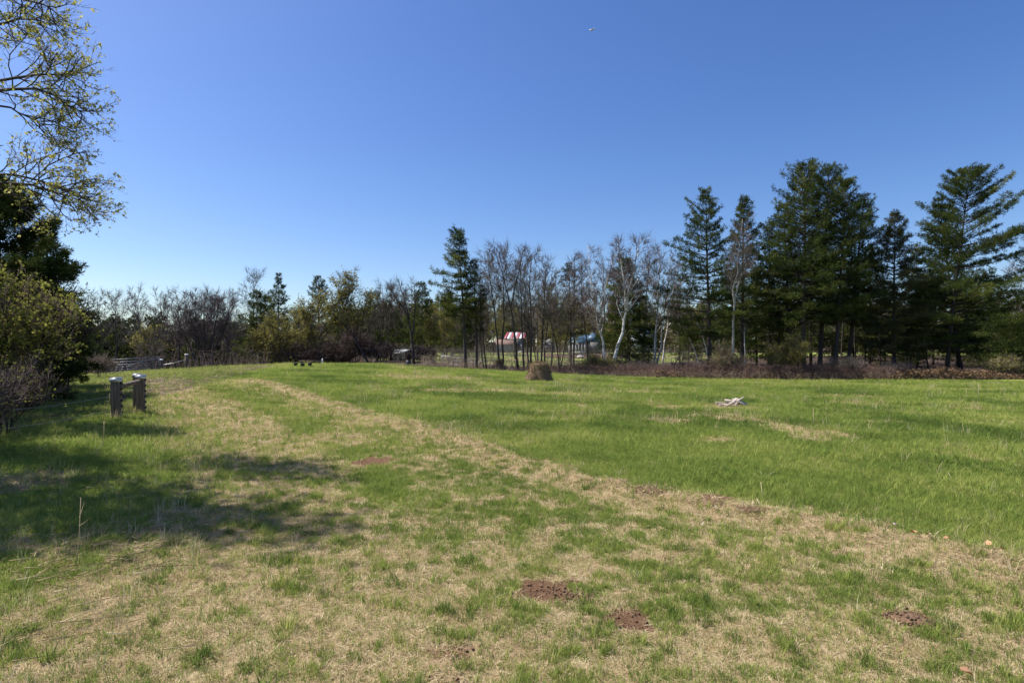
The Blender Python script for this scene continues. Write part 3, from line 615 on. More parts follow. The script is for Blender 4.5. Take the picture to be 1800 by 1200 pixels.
pine(1004, 66, 1000, 462, 32, .3, .5, 24, 'brownish pine mixed with red-budded twigs left of the birches', None, mat_='needle_brown', dens=.8)
GD = 'bare trees behind the middle of the field'
def bt(pts, Y, lab, seed, spread=.26, t0=.38, n1=15, **k): return bare(pts, Y, lab, spread, t0, n1, seed, group=GD, **k)
bt([(879, 645), (872, 570), (862, 500), (858, 455)], 52, 'slim bare tree behind the brush heap, left stem', 51, .2, dens=.9)
bt([(883, 645), (884, 580), (887, 520), (880, 448)], 52.5, 'slim bare tree behind the brush heap, right stem', 52, .22, dens=.9)
bt([(912, 655), (906, 600), (898, 540), (882, 480), (872, 445)], 50, 'dark bare tree forking wide in front of the red roof', 53, .24, .5, r0=.13, bark='darkbark', extra=[([(898, 540), (906, 500), (915, 465), (920, 442)], .7, .2, 10)], twigm='twigred')
bt([(922, 652), (919, 590), (916, 520), (914, 450)], 53, 'bare tree just right of the wide fork', 54, .2)
bt([(928, 650), (927, 600), (922, 550), (926, 480)], 54, 'thin bare tree covering the right end of the barn', 55, .16)
bt([(934, 655), (934, 600), (933, 540), (930, 490), (936, 447)], 50.5, 'straight bare tree with a slim upright crown left of the haystack', 56, .2, .45)
bt([(950, 648), (953, 590), (957, 530), (962, 455)], 54, 'bare tree directly behind the haystack', 57, .2, .4, twigm='twigred')
bt([(958, 648), (957, 600), (966, 550), (972, 470)], 55, 'thinner bare tree right behind the haystack', 58, .2, .4)
bt([(944, 648), (940, 620), (932, 590), (926, 560)], 53, 'crooked young bare tree leaning left by the haystack', 59, .22, .4, r0=.06)
bt([(984, 648), (978, 600), (966, 560), (960, 520)], 52, 'bare tree with two crooked stems right of the haystack', 60, .24, .4, r0=.08, extra=[([(984, 648), (992, 610), (1000, 570), (998, 520)], .8, .4, 10)], leaf='bud', leafn=.7)
bt([(968, 645), (972, 600), (974, 560), (978, 480)], 58, 'slender grey bare tree in the gap right of the haystack', 61, .2)
bt([(1008, 650), (1009, 600), (1008, 540), (1010, 455)], 56, 'reddish bare maple in front of the brownish pine', 62, .24, .45, twigm='twigred', leaf='redbud', leafn=.6)
bt([(1036, 650), (1030, 590), (1024, 540), (1022, 470)], 57, 'bare tree covering the blue roof', 63, .22, .4, twigm='twigred')
bt([(855, 652), (851, 600), (845, 550), (843, 490)], 53, 'thin bare tree right of the two dark pine trunks', 64, .22, .35)
bt([(850, 652), (846, 620), (844, 580), (846, 520)], 54, 'thin leafless sapling beside the two dark pine trunks', 65, .2, .35)
bt([(1133, 640), (1134, 580), (1138, 500), (1142, 440)], 70, 'bare tree rising behind the spruce', 66, .24, .35, twigm='twigred')
bt([(1195, 640), (1192, 580), (1196, 520), (1200, 470)], 75, 'bare tree behind the layered pine', 67, .26, .35, twigm='twigred')
bt([(945, 640), (945, 560), (948, 480)], 75, 'hazy bare tree far behind the haystack', 68, .28, .3, twigm='twigred')
bt([(905, 630), (902, 560), (905, 480)], 80, 'hazy bare tree far behind the barn', 69, .28, .3)
bt([(1060, 640), (1062, 560), (1060, 465)], 72, 'hazy bare tree behind the left-leaning birch', 70, .28, .3, twigm='twigred')
bt([(1085, 640), (1082, 560), (1075, 470)], 74, 'hazy bare tree behind the forked birch', 71, .28, .3, twigm='twigred')
bt([(840, 640), (845, 560), (846, 478)], 74, 'hazy bare tree behind the two dark pine trunks', 72, .28, .3)
bt([(1775, 645), (1778, 590), (1785, 520), (1782, 470)], 70, 'bare tree showing between the bough tips at the right edge', 73, .28, .3, bark='birch', twigm='twigred')
# budding trees, middle
GY = 'olive budding trees'
def yt(pts, Y, lab, seed, spread=.3, t0=.25, n1=15, leafn=2.8, **k): return bare(pts, Y, lab, spread, t0, n1, seed, group=GY, leaf='bud', leafn=leafn, leafs=k.pop('leafs', .14), name='budding_tree', cat='budding tree', **k)
yt([(1000, 645), (1003, 600), (1006, 535)], 76, 'yellow-green budding tree left of the blue roof', 81, .32, leafn=2.6)
yt([(985, 645), (983, 600), (980, 530)], 80, 'olive budding tree right of the barn', 82)
yt([(780, 640), (781, 590), (779, 520)], 76, 'olive budding tree above the tubular gate left of the dark pine', 83, .34)
yt([(765, 640), (762, 600), (760, 570)], 70, 'small olive budding tree by the log heap', 84, .34)
yt([(868, 635), (868, 590), (866, 530)], 92, 'olive budding tree behind the left end of the barn', 85)
yt([(970, 630), (968, 580), (966, 510)], 96, 'olive budding tree far behind the haystack', 86)
yt([(470, 650), (475, 610), (480, 570)], 58, 'bushy yellow-green budding tree in front of the left pines', 87, .45, .12, leafn=2.6, extra=[([(470, 650), (458, 615), (448, 595)], .8, .1, 8), ([(470, 650), (492, 615), (505, 585)], .8, .1, 8)])
yt([(572, 648), (560, 615), (545, 585), (528, 545)], 57, 'budding tree leaning left in front of the pines', 88, .34, .25, extra=[([(560, 615), (540, 600), (520, 590)], .6, .2, 7), ([(545, 585), (556, 555), (560, 530)], .6, .2, 8)])
yt([(648, 650), (635, 615), (618, 585), (604, 545), (590, 500)], 56, 'tall budding tree leaning left over the dark brambles', 89, .3, .3, r0=.12, bark='darkbark', extra=[([(618, 585), (600, 565), (575, 545)], .6, .2, 9), ([(604, 545), (615, 515), (612, 488)], .6, .2, 9), ([(622, 590), (640, 555), (645, 520)], .55, .2, 8)])
yt([(505, 650), (510, 600), (520, 560)], 66, 'small olive budding tree below the slim spired pine', 90, .36)
yt([(255, 650), (262, 620), (266, 590)], 60, 'small olive budding tree behind the farm gate', 91, .4, leafn=1.6)
# centre pines
pine(819, 52, 806, 405, 46, .36, .62, 25, 'tall dark pine standing alone in the middle with a bare lower trunk', None, asym=.3, asaz=math.pi, gap=.3, dens=1.6, r0=.17, tip=.2)
pine(838, 53, 834, 462, 26, .36, .5, 26, 'thin sparse pine just right of the tall lone pine', None, dens=.65, r0=.13)
pine(742, 70, 742, 500, 32, .22, .5, 27, 'dark conical pine left of the tall lone pine', None, dens=1.2)
pine(785, 84, 790, 520, 40, .06, .5, 28, 'green pine behind the left boughs of the tall lone pine', None, tint0=.6)
pine(655, 78, 656, 516, 40, .1, .5, 29, 'rounded pine behind the bare trees left of the white-roofed shed', None)
pine(690, 82, 690, 545, 36, .1, .6, 30, 'low pine behind the white-roofed shed', None)
pine(561, 76, 560, 488, 42, .06, .55, 31, 'dark pine behind the two leaning budding trees', None, dens=1.2)
pine(601, 80, 602, 515, 40, .06, .55, 32, 'dark pine behind the tall leaning budding tree', None, dens=1.1)
pine(492, 62, 490, 484, 36, .08, .9, 33, 'slim spired pine rising above the left tree line', None, dens=1.2, tip=.25)
pine(450, 64, 452, 512, 38, .05, .6, 34, 'dense dark pine at the left end of the middle tree line', None, dens=1.2)
pine(470, 67, 470, 520, 34, .05, .6, 35, 'dense pine between the spired pine and the leftmost of its group', None, dens=1.1)
pine(424, 66, 424, 552, 30, .05, .7, 36, 'low pine left of the dense dark pines', None)
pine(525, 72, 526, 545, 34, .05, .6, 37, 'low pine right of the slim spired pine', None)
pine(900, 125, 895, 545, 26, .1, .6, 38, 'small far pine behind the barn', None)
pine(720, 84, 718, 555, 34, .05, .6, 39, 'low pine between the shed and the conical pine', None)
# bare trees, left and left centre
GL = 'bare trees behind the left of the field'
def bl(pts, Y, lab, seed, spread=.28, t0=.3, n1=15, **k): return bare(pts, Y, lab, spread, t0, n1, seed, group=GL, **k)
bl([(664, 650), (668, 600), (676, 555), (672, 505)], 60, 'bare tree with several stems left of the white-roofed shed', 101, .3, .3, bark='darkbark', extra=[([(680, 650), (682, 600), (690, 550), (688, 500)], .9, .3, 12), ([(664, 650), (655, 600), (640, 560)], .6, .3, 9)])
bl([(728, 655), (724, 600), (720, 560), (702, 530), (684, 508)], 55, 'bare tree arching left over the white-roofed shed', 102, .2, .5, bark='darkbark', r0=.15, extra=[([(720, 562), (712, 530), (700, 495)], .6, .3, 8), ([(724, 600), (731, 540), (728, 495)], .6, .3, 8)], dens=.8)
bl([(445, 640), (445, 560), (446, 494)], 78, 'pale bare tree rising behind the dense left pines', 103, .3, .3)
bl([(616, 640), (614, 560), (612, 484)], 82, 'bare tree top showing above the pine of the leaning budding tree', 104, .28, .3)
bl([(360, 655), (352, 610), (338, 570), (330, 528)], 58, 'dark bare tree spreading many stems right of the farm gate', 105, .3, .22, r0=.14, bark='darkbark', twigm='twigred', dens=1.25, extra=[([(360, 655), (362, 600), (358, 560), (362, 524)], .9, .25, 14), ([(364, 655), (378, 610), (396, 580), (404, 532)], .8, .25, 14), ([(355, 655), (335, 610), (318, 575), (306, 545)], .8, .25, 12), ([(362, 655), (372, 600), (382, 560), (384, 528)], .8, .25, 12)])
bl([(245, 650), (244, 580), (243, 518)], 82, 'thin upright bare tree above the farm gate', 106, .26, .3)
bl([(288, 655), (286, 590), (282, 530)], 72, 'rounded bare tree above the right post of the gate', 107, .32, .3)
bl([(205, 655), (204, 590), (202, 522)], 76, 'bare tree above the left post of the gate', 108, .32, .3)
bl([(175, 655), (173, 590), (172, 522)], 78, 'bare tree at the left end of the tree line beside the dark pine', 109, .3, .3)
bl([(318, 655), (316, 590), (312, 524)], 74, 'bare tree behind the many-stemmed dark tree, on its left', 110, .3, .3, twigm='twigred')
bl([(345, 655), (342, 590), (345, 520)], 76, 'bare tree straight behind the many-stemmed dark tree', 111, .3, .3, twigm='twigred')
bl([(400, 655), (402, 590), (400, 522)], 76, 'bare tree behind the many-stemmed dark tree, on its right', 112, .3, .3, twigm='twigred')
bl([(375, 655), (374, 590), (378, 528)], 78, 'thin bare tree at the right back of the many-stemmed dark tree', 113, .3, .3)
bl([(540, 655), (542, 600), (548, 560)], 64, 'thin bare tree between the leaning budding trees and the spired pine', 114, .34, .2, twigm='twigred')
bl([(625, 655), (622, 600), (618, 560)], 64, 'thin bare tree under the tall leaning budding tree', 115, .34, .2, twigm='twigred')
bl([(265, 655), (275, 620), (285, 590)], 56, 'small crooked bare tree behind the farm gate', 116, .34, .2)
# dark brambly shrubs behind the crest
GS = 'dark leafless thickets behind the crest'
for i, (px, Y, w_, h, lab) in enumerate([(520, 60, 70, 40, 'dark purple-brown thicket behind the low bench'), (575, 61, 70, 42, 'dark thicket behind the thin white post'), (625, 60, 70, 40, 'dark thicket at the foot of the tall leaning budding tree'), (672, 60, 60, 34, 'dark thicket left of the white-roofed shed'), (740, 60, 46, 26, 'brown thicket right of the white-roofed shed')]):
    shrub(px, Y, w_, h+(14 if px < 640 else 0), lab, 26, i, 'darkbark', 'twigdark', group=GS, name='thicket', cat='thicket', dens=1.1, twig=.014, base=G(px, Y, -.2))
shrub(1390, 49, 62, 62, 'yellow-green budding shrub with pale stems at the foot of the pines', 16, 11, 'twigtan', 'twigtan', 'bud', 4, .09, twig=.011, arch=.15, stem=.025)
shrub(1272, 49, 60, 52, 'thin upright tan shrub at the foot of the grey birch', 14, 12, 'twigtan', 'twigtan', 'bud', .8, .07, arch=.1)
shrub(1050, 50, 56, 28, 'olive shrub at the foot of the left-leaning birch', 14, 13, 'twigtan', 'twig', 'bud', 2, .08)
shrub(1480, 49, 70, 34, 'pale grey twiggy shrub in front of the pine clump', 14, 14, 'twigtan', 'twig')
shrub(1765, 48, 50, 36, 'small green-tipped shrub with pale stems near the right edge', 10, 15, 'twigtan', 'twigtan', 'leaf', .8, .08)
shrub(1560, 49, 80, 26, 'tangled brown shrub in front of the thin greyish pine', 14, 16, 'twigred', 'twigred')
shrub(1210, 50, 90, 20, 'low reddish shrub below the layered pine', 14, 17, 'twigred', 'twigred')
shrub(1130, 50, 90, 20, 'low reddish shrub in front of the spruce', 14, 18, 'twigred', 'twigred')

# ------------------------------------------------------------------ left edge: leafing tree out of frame, near pines, shrubs
GN_ = None
def near_tree():
    Y = 9.0; rng = np.random.default_rng(77); b = G(-820, Y, -.1); root = thing('leafing_tree', 'tree at the left edge whose boughs of tiny fresh yellow-green leaves hang over the sky', 'leafing tree', b)
    gT = Geo(); gB = Geo(); tw = []
    tr = [(-820, 780), (-810, 560), (-790, 380), (-770, 200), (-740, 0), (-720, -150)]
    P = np.array([W(*p, Y)-b for p in tr]); P[0] = 0; tube(gT, P, np.linspace(.2, .05, len(P)), 10)
    boughs = [([(-790, 330), (-400, 230), (-150, 190), (0, 152), (70, 148), (115, 176), (150, 200)], 9, .05, .5, 18), ([(-780, 300), (-400, 200), (-120, 170), (0, 138), (75, 128), (110, 126), (132, 134)], 9.4, .045, .5, 15),
              ([(-760, 180), (-400, 90), (-120, 60), (-20, 45), (50, 28), (90, 46)], 9, .05, .5, 15), ([(-740, 0), (-400, -50), (-100, -40), (0, -10), (70, 5), (90, 16)], 8.6, .045, .5, 15),
              ([(-800, 480), (-400, 350), (-150, 325), (0, 318), (70, 326), (115, 342), (155, 358)], 9, .055, .5, 19), ([(-800, 440), (-400, 330), (-150, 310), (0, 298), (80, 318), (120, 336), (145, 348)], 9.5, .045, .5, 17), ([(55, 318), (85, 290), (125, 272), (150, 265)], 9, .010, .15, 7),
              ([(-780, 300), (-300, 220), (-20, 175), (30, 190), (60, 212), (85, 228)], 8.8, .03, .6, 10)]
    for pts, yb, r, t0, n1 in boughs:
        Q = np.array([W(*p, yb)-b for p in pts]); Q[0] = W(*pts[0], Y)-b if pts[0][0] < -300 else Q[0]
        tw.append(branchy(gT, gB, Q, r, t0, .085, n1, rng, ang=(25, 60), twig=.0034, tl=.17, dens=1.0, upw=.12, r_end=.006, l1p=1.2, wob=.2))
    put('trunk', gT.mesh('tree_trunk', [M['darkbark']]), root); put('branches', gB.mesh('tree_twigs', [M['twig']]), root)
    A = np.vstack([t[0] for t in tw]); B = np.vstack([t[1] for t in tw]); i = rng.integers(0, len(A), int(len(A)*.5)); i = np.repeat(i, 3); q_ = np.repeat(rng.uniform(.4, 1.05, len(i)//3), 3)[:, None]; g = Geo()
    flecks(g, A[i]+(B[i]-A[i])*q_+rng.normal(0, .02, (len(i), 3)), .046, rng, rng.beta(2.4, 2, len(i))); put('foliage', g.mesh('tree_foliage', [M['leaf']]), root)
near_tree()
GQ = 'dark pines at the left edge'
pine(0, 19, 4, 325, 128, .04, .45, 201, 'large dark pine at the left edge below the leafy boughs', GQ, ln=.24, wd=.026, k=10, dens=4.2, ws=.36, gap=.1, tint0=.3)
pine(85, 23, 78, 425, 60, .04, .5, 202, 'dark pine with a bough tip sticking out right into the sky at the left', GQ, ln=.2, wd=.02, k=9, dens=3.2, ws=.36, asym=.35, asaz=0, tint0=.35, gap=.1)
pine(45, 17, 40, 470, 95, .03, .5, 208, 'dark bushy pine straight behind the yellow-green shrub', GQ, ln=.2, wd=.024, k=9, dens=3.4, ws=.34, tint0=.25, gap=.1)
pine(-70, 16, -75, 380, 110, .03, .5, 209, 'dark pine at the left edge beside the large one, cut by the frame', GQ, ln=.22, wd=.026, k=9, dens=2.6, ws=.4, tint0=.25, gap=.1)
pine(-150, 12.8, -150, -60, 125, .03, .5, 210, 'unseen dark pine added outside the left edge to shade the brambles', GQ, ln=.2, wd=.03, k=7, dens=1.8, tint0=.25)  # out of view, added to throw shade on the brambles
pine(-520, 10.5, -520, -520, 190, .04, .5, 203, 'dark pine standing outside the left edge and shading the verge', GQ, ln=.2, wd=.02, k=9, dens=1.5, tint0=.3)
pine(-770, 6.3, -770, -640, 200, .04, .5, 207, 'unseen pine added outside the left edge to shade the ground near the camera', GQ, ln=.2, wd=.02, k=9, dens=1.4, tint0=.3)  # never in view; added for its shadow on the lower left ground
pine(50, 32, 50, 500, 70, .03, .5, 204, 'shaded pine low behind the yellow-leafed shrub', GQ, ln=.22, wd=.025, k=9, dens=1.5, tint0=.3)
pine(125, 40, 125, 560, 46, .03, .5, 205, 'shaded pine left of the farm gate', GQ, ln=.24, wd=.028, dens=1.4, tint0=.3)
pine(160, 52, 158, 572, 40, .03, .5, 206, 'dark pine behind the left gate post', GQ, dens=1.2, tint0=.35)
bare([(-400, 840), (-410, 200), (-400, -620)], 7.2, 'unseen budding tree added outside the left edge to dapple the near verge', .15, .32, 22, 300, 'bark', 'twig', None, 'budding_tree', 'budding tree', leaf='leaf', leafn=3.0, leafs=.14, twig=.007, dens=1.3)  # unseen tree put in for the dappled shadow of its crown
shrub(30, 14.5, 175, 248, 'tall shrub with bright yellow-green leaves in front of the dark pines', 12, 31, 'darkbark', 'twigdark', 'shrubleaf', 1.5, .08, twig=.005, tl=.3, dens=1.0, arch=.3, n1=9, spread=.3, stem=.022)
shrub(112, 19, 64, 165, 'smaller yellow-leafed shrub right of the tall yellow-green one', 9, 32, 'darkbark', 'twigdark', 'shrubleaf', .7, .065, twig=.007, tl=.35, dens=1.2)
shrub(-5, 10.8, 170, 115, 'bare bramble bush with few leaves low at the left edge', 16, 33, 'darkbark', 'twigdark', 'shrubleaf', .5, .05, twig=.004, tl=.25, dens=.6, arch=.5, stem=.012)
shrub(-95, 9.3, 220, 150, 'tangled bramble with arching canes cut by the left edge', 14, 34, 'darkbark', 'twigdark', 'shrubleaf', .3, .045, twig=.004, tl=.25, dens=.6, arch=.5, stem=.012)
shrub(178, 30, 40, 34, 'low tan weedy bush in the grass behind the left timber post', 12, 35, 'twigtan', 'twigtan', twig=.006, tl=.25, stem=.008)

# ------------------------------------------------------------------ far woods: masses nobody could count
def far_wood(name, n, fx, fy, hmin, hmax, kind, seed, mats, k=4):
    rng = np.random.default_rng(seed); gC = Geo(); gW = Geo()
    for i in range(n):
        Y = fy(rng); px = fx(rng); x = (px-900)/1000*Y; z = float(zt(x, Y)); h = rng.uniform(hmin, hmax); b = np.array([x, Y, z-.2]); con = rng.random() < kind
        sc = Y/100
        if con:
            tube(gW, [b, b+[0, 0, h*.95]], [.16, .03], 4, cap=False); m = 150; t = rng.uniform(.05, 1, m)**.8; r = h*.2*(1-t)**.7*rng.uniform(.25, 1, m)+.1; a = rng.uniform(0, 6.28, m)
            Pp = b+np.stack([np.cos(a)*r, np.sin(a)*r, t*h], 1); D = np.stack([np.cos(a), np.sin(a), np.full(m, .25)], 1)
            needles(gC, Pp, D, .8*sc, .24*sc, k, rng, np.clip(rng.normal(.38, .14, m)+rng.normal()*.08, 0, 1))
        else:
            l = rng.normal(0, .05*h, 2); tp = b+[l[0], l[1], h]; tube(gW, [b, (b+tp)/2, tp], [.14, .09, .02], 4, cap=False); m = 46
            t = rng.uniform(.25, .97, m); a = rng.uniform(0, 6.28, m); L = h*.3*(1.1-t)*rng.uniform(.6, 1.2, m); P0 = b+(tp-b)*t[:, None]; D = np.stack([np.cos(a)*.62, np.sin(a)*.62, np.full(m, .75)], 1); P1 = P0+D*L[:, None]
            cones(gW, P0, P1, .045*sc)
            q_ = rng.integers(0, m, 380); s = rng.uniform(.2, 1, 380)[:, None]; A = P0[q_]+(P1[q_]-P0[q_])*s; D2 = D[q_]+rng.normal(0, .55, (380, 3)); slivers(gW, A, A+D2*rng.uniform(.6, 1.6, 380)[:, None], .03*sc, rng)
            if rng.random() < .6:
                q_ = rng.integers(0, m, 150); s = rng.uniform(.3, 1.1, 150)[:, None]; flecks(gC, P0[q_]+(P1[q_]-P0[q_])*s+rng.normal(0, .5, (150, 3)), .3*sc, rng, rng.uniform(.6, 1, 150))
    v1, f1, t1, _ = gC.arr(); v2, f2, t2, _ = gW.arr()
    me = mk_mesh(name, np.vstack([v1, v2]), np.vstack([f1, f2+len(v1)]), np.concatenate([t1, t2]), np.concatenate([np.zeros(len(f1)), np.ones(len(f2))]), mats)
    o = put(name, me); o['kind'] = 'stuff'; return o
far_wood('far_wood', 150, lambda r: r.uniform(60, 445), lambda r: r.uniform(84, 130), 9.5, 13, .8, 1, [M['needle'], M['twigdark']])
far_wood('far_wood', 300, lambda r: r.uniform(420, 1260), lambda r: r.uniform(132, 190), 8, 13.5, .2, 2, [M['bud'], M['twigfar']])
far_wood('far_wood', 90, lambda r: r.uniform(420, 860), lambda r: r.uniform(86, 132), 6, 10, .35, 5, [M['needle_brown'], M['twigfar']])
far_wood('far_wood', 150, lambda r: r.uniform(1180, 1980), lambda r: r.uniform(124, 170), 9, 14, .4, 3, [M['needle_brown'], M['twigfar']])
far_wood('far_wood', 90, lambda r: r.uniform(-400, 2200), lambda r: r.uniform(210, 330), 10, 15, .6, 4, [M['needle'], M['twig']])

# ------------------------------------------------------------------ brush strip along the far field edge, dead twigs on the verge
def brush(name, n, fp, hfun, mats, seed, r=.009, mat_idx=None):
    rng = np.random.default_rng(seed); g = Geo()
    for i in range(n):
        px, Y = fp(rng); b = G(px, Y, -.03); h = hfun(px)*rng.uniform(.5, 1.1); a = rng.uniform(0, 6.28); l = rng.uniform(.1, .75)*h; m = b+np.array([math.cos(a)*l*.35, math.sin(a)*l*.35, h*.65]); e = m+np.array([math.cos(a)*l, math.sin(a)*l, h*.35*rng.uniform(-.5, 1)])
        cones(g, [b, m-(m-b)*.02], [m+(m-b)*.05, e], r); k = rng.integers(2, 5)
        q_ = rng.uniform(.3, 1, k)[:, None]; A = b+(m-b)*q_; D = rng.normal(0, .5, (k, 3))+np.array([0, 0, .5]); slivers(g, A, A+D*h*.35, r*.75, rng)
    o = put(name, g.mesh(name, mats)); o['kind'] = 'stuff'; return o
hf = lambda px: float(np.interp(px, [600, 740, 900, 960, 1040, 1150, 1250, 1400, 1560, 1640, 1800], [.5, .3, .5, 1.0, 1.25, 1.4, 1.6, 1.7, 1.5, 1.0, .75]))
eY = lambda px: float(np.interp((px-900)/1000*47, [-33, -26, -10, -4, 0, 8, 40], [43.5, 46, 49, 48, 47.5, 47, 46.5]))
M['twigbrown'] = surf('red_brown_canes', (.085, .048, .037), (.17, .105, .08), 3, .95, bump=0)
brush('brush_strip', 7500, lambda r: (lambda p: (p, eY(p)+.4+abs(r.normal(0, 1.9))))(r.uniform(690, 1880) if r.random() < .12 else r.uniform(930, 1880)), hf, [M['twigbrown']], 1, .012)
brush('undergrowth', 1500, lambda r: (r.uniform(840, 1290), r.uniform(54, 84)), lambda p: 3.2, [M['twig']], 3, .012)
brush('undergrowth', 1800, lambda r: (r.uniform(740, 1290), r.uniform(50, 58)), lambda p: 1.3, [M['twigtan']], 7, .011)
brush('undergrowth', 900, lambda r: (r.uniform(1290, 1800), r.uniform(52, 90)), lambda p: 2.0, [M['twigdark']], 4, .012)
brush('undergrowth', 900, lambda r: (r.uniform(630, 840), r.uniform(56, 80)), lambda p: 2.2, [M['twig']], 5, .012)
brush('undergrowth', 1200, lambda r: (r.uniform(150, 470), r.uniform(50, 80)), lambda p: 3.0, [M['twigdark']], 6, .014)
brush('brush_strip', 2600, lambda r: (lambda p: (p, eY(p)+.1+abs(r.normal(0, .7))))(r.uniform(640, 1880) if r.random() < .3 else r.uniform(1000, 1880)), lambda p: hf(p)*.55, [M['twigtan']], 2, .010)
def bracken():
    rng = np.random.default_rng(4); g = Geo(); P = []
    for i in range(900):
        px = rng.uniform(1580, 1890) if rng.random() < .72 else rng.uniform(1150, 1600); Y = eY(px)+.1+abs(rng.normal(0, .8)); b = G(px, Y)
        h = .75*rng.random()*(.7 if px < 1580 else 1)*(.4+.9*float(vnoise(px*.03, 0, 3))); P += list(b+rng.normal(0, .16, (9, 3))*[1, 1, .5]+[0, 0, h])
    P = np.array(P); flecks(g, P, .17, rng, rng.beta(2, 2, len(P))); o = put('dead_bracken', g.mesh('dead_bracken', [M['rust']])); o['kind'] = 'stuff'
bracken()
def verge_twigs():
    rng = np.random.default_rng(6); g = Geo()
    for cx, cy, n, s in [(215, 975, 80, .4), (60, 960, 50, .5), (160, 860, 30, .4), (310, 930, 25, .25), (80, 735, 160, .8), (40, 850, 90, .6), (30, 1120, 60, .4), (130, 1010, 60, .3)]:
        c = hit(cx, cy)
        x = c[0]+rng.normal(0, s, n); y = c[1]+rng.normal(0, s*.7, n); z = zg(x, y)+rng.uniform(.005, .07, n); a = rng.normal(.6, .7, n); L = rng.uniform(.06, .4, n)
        A = np.stack([x, y, z], 1); cones(g, A, A+np.stack([np.cos(a)*L, np.sin(a)*L, rng.normal(.02, .12, n)*L], 1), .004, rng.beta(1.6, 2.4, n))
    o = put('dead_twigs', g.mesh('dead_twigs', [M['strawg']])); o['kind'] = 'stuff'
verge_twigs()

# ------------------------------------------------------------------ timber brace posts
def timber(px, Y, wpx, pyt, lab, side=1, deep=.15, insul=True, lean=0.0, nslab=1):
    b = G(px, Y, -.08); h = W(px, pyt, Y)[2]-b[2]; w_ = wpx/1000*Y; rt = thing('timber_post', lab, 'post', b, 'timber posts of the brace by the track')
    rt.rotation_euler = (0, lean, R(20)); g = Geo(); box(g, (0, 0, h/2), (w_, deep, h)); me = g.mesh('timber', [M['wood']]); o = put('post', me, rt)
    md = o.modifiers.new('bevel', 'BEVEL'); md.width = .015; md.segments = 2
    g = Geo(); ch = .085; box(g, (0, 0, h+.004), (w_+.03, deep+.03, .012)); s1 = (w_+.03)/2
    for yy in (-1, 1): box(g, (0, yy*(deep/2+.011), h-ch/2-.004), (w_+.03, .008, ch))
    for xx in (-1, 1): box(g, (xx*(w_/2+.011), 0, h-ch/2-.005), (.008, deep+.012, ch-.002))
    put('cap', g.mesh('post_cap', [M['galv']]), rt)
    if insul:
        n = 7
        for i in range(n):
            g = Geo(); z = .12+(h-.24)*i/(n-1); x0 = w_/2
            tube(g, [(x0, -.03, z), (x0+.015, -.03, z), (x0+.02, -.03, z), (x0+.045, -.03, z)], [.02, .02, .028, .022], 8); put('insulator', g.mesh('insulator', [M['blackp']]), rt)
    return rt, b, h
p1, b1, h1 = timber(207, 13.2, 14, 664, 'left grey timber post with a shiny metal cap, nearest the camera', lean=R(-1.5))
p2, b2, h2 = timber(249.5, 14.2, 12, 659, 'right grey timber post, its metal cap at the end of the cross rail', lean=R(-1))
p3, b3, h3 = timber(241.5, 15.3, 10, 657, 'timber post half hidden behind the right capped post', insul=False)
g = Geo(); A = np.array([b1[0]+.10, b1[1]-.02, b1[2]+h1*.81]); B = np.array([b2[0]+.02, b2[1]-.13, b2[2]+h2*.86]); tube(g, [A, (A+B)/2, B], [.05, .053, .05], 10)
tag(put('cross_rail', g.mesh('cross_rail', [M['wood']])), 'round wooden cross rail fixed between the two capped timber posts', 'rail')
def wire(P, lab, r=.004, group=None):
    g = Geo(); P = np.asarray(P, float); tube(g, P, r, 4); tag(put('fence_wire', g.mesh('fence_wire', [M['galv']])), lab, 'wire', group)
for k, (z, l) in enumerate([(.62, 'upper thin fence wire running left from the near timber post'), (.3, 'lower thin fence wire running left from the near timber post')]):
    e = G(-40, 9.5, z); a = b1+[-.1, 0, z]; wire([a, (a+e)/2-[0, 0, .05], e], l, .0018, 'thin fence wires')

# ------------------------------------------------------------------ farm gate and its posts
def gpost(px, Y, pyt, lab, wpx=5.5, cap=True):
    b = G(px, Y, -.1); h = W(px, pyt, Y)[2]-b[2]; r = wpx/2000*Y; rt = thing('fence_post', lab, 'post', b, 'round fence posts with white tops'); g = Geo(); tube(g, [(0, 0, 0), (0, 0, h*.5), (0, 0, h)], [r*1.05, r, r*.97], 9); put('post', g.mesh('fence_post', [M['wood']]), rt)
    g = Geo(); tube(g, [(0, 0, h-.05), (0, 0, h+.01), (0, 0, h+.05)], [r*1.25, r*1.25, r*.9], 9); put('cap', g.mesh('post_top', [M['whitep']]), rt); return b, h
q1 = gpost(176, 41, 640, 'white-topped fence post at the left end of the farm gate'); q2 = gpost(284, 43, 632, 'white-topped fence post at the right end of the farm gate', 5); q3 = gpost(328, 44, 623, 'white-topped fence post right of the farm gate by the dark bare tree', 5)
def farm_gate(A, B, h, n, lab, mat_='pipe', diag=False, nm='farm_gate', grp=None, braces=1):
    rt = thing(nm, lab, 'gate', A, grp); d = B-A
    for i in range(n):
        g = Geo(); z = .15+(h-.15)*(i/(n-1))**1.15; tube(g, [np.array([0, 0, z]), d+[0, 0, z]], .034, 6); put('rail', g.mesh('gate_rail', [M[mat_]]), rt)
    for s in ([0, 1] if not diag else [0, .33, .66, 1]):
        g = Geo(); tube(g, [d*s+[0, 0, .12], d*s+[0, 0, h+.03]], .036, 6); put('stile', g.mesh('gate_stile', [M[mat_]]), rt)
    for s0, s1 in ([(0, 1)] if not diag else [(0, .33), (.66, .33), (.66, 1)]):
        g = Geo(); tube(g, [d*s0+[0, -.05, .15], d*s1+[0, -.05, h]], .022, 6); put('brace', g.mesh('gate_brace', [M[mat_]]), rt)
farm_gate(G(183, 41), G(280, 43), 1.05, 6, 'long tubular metal farm gate between two white-topped posts')
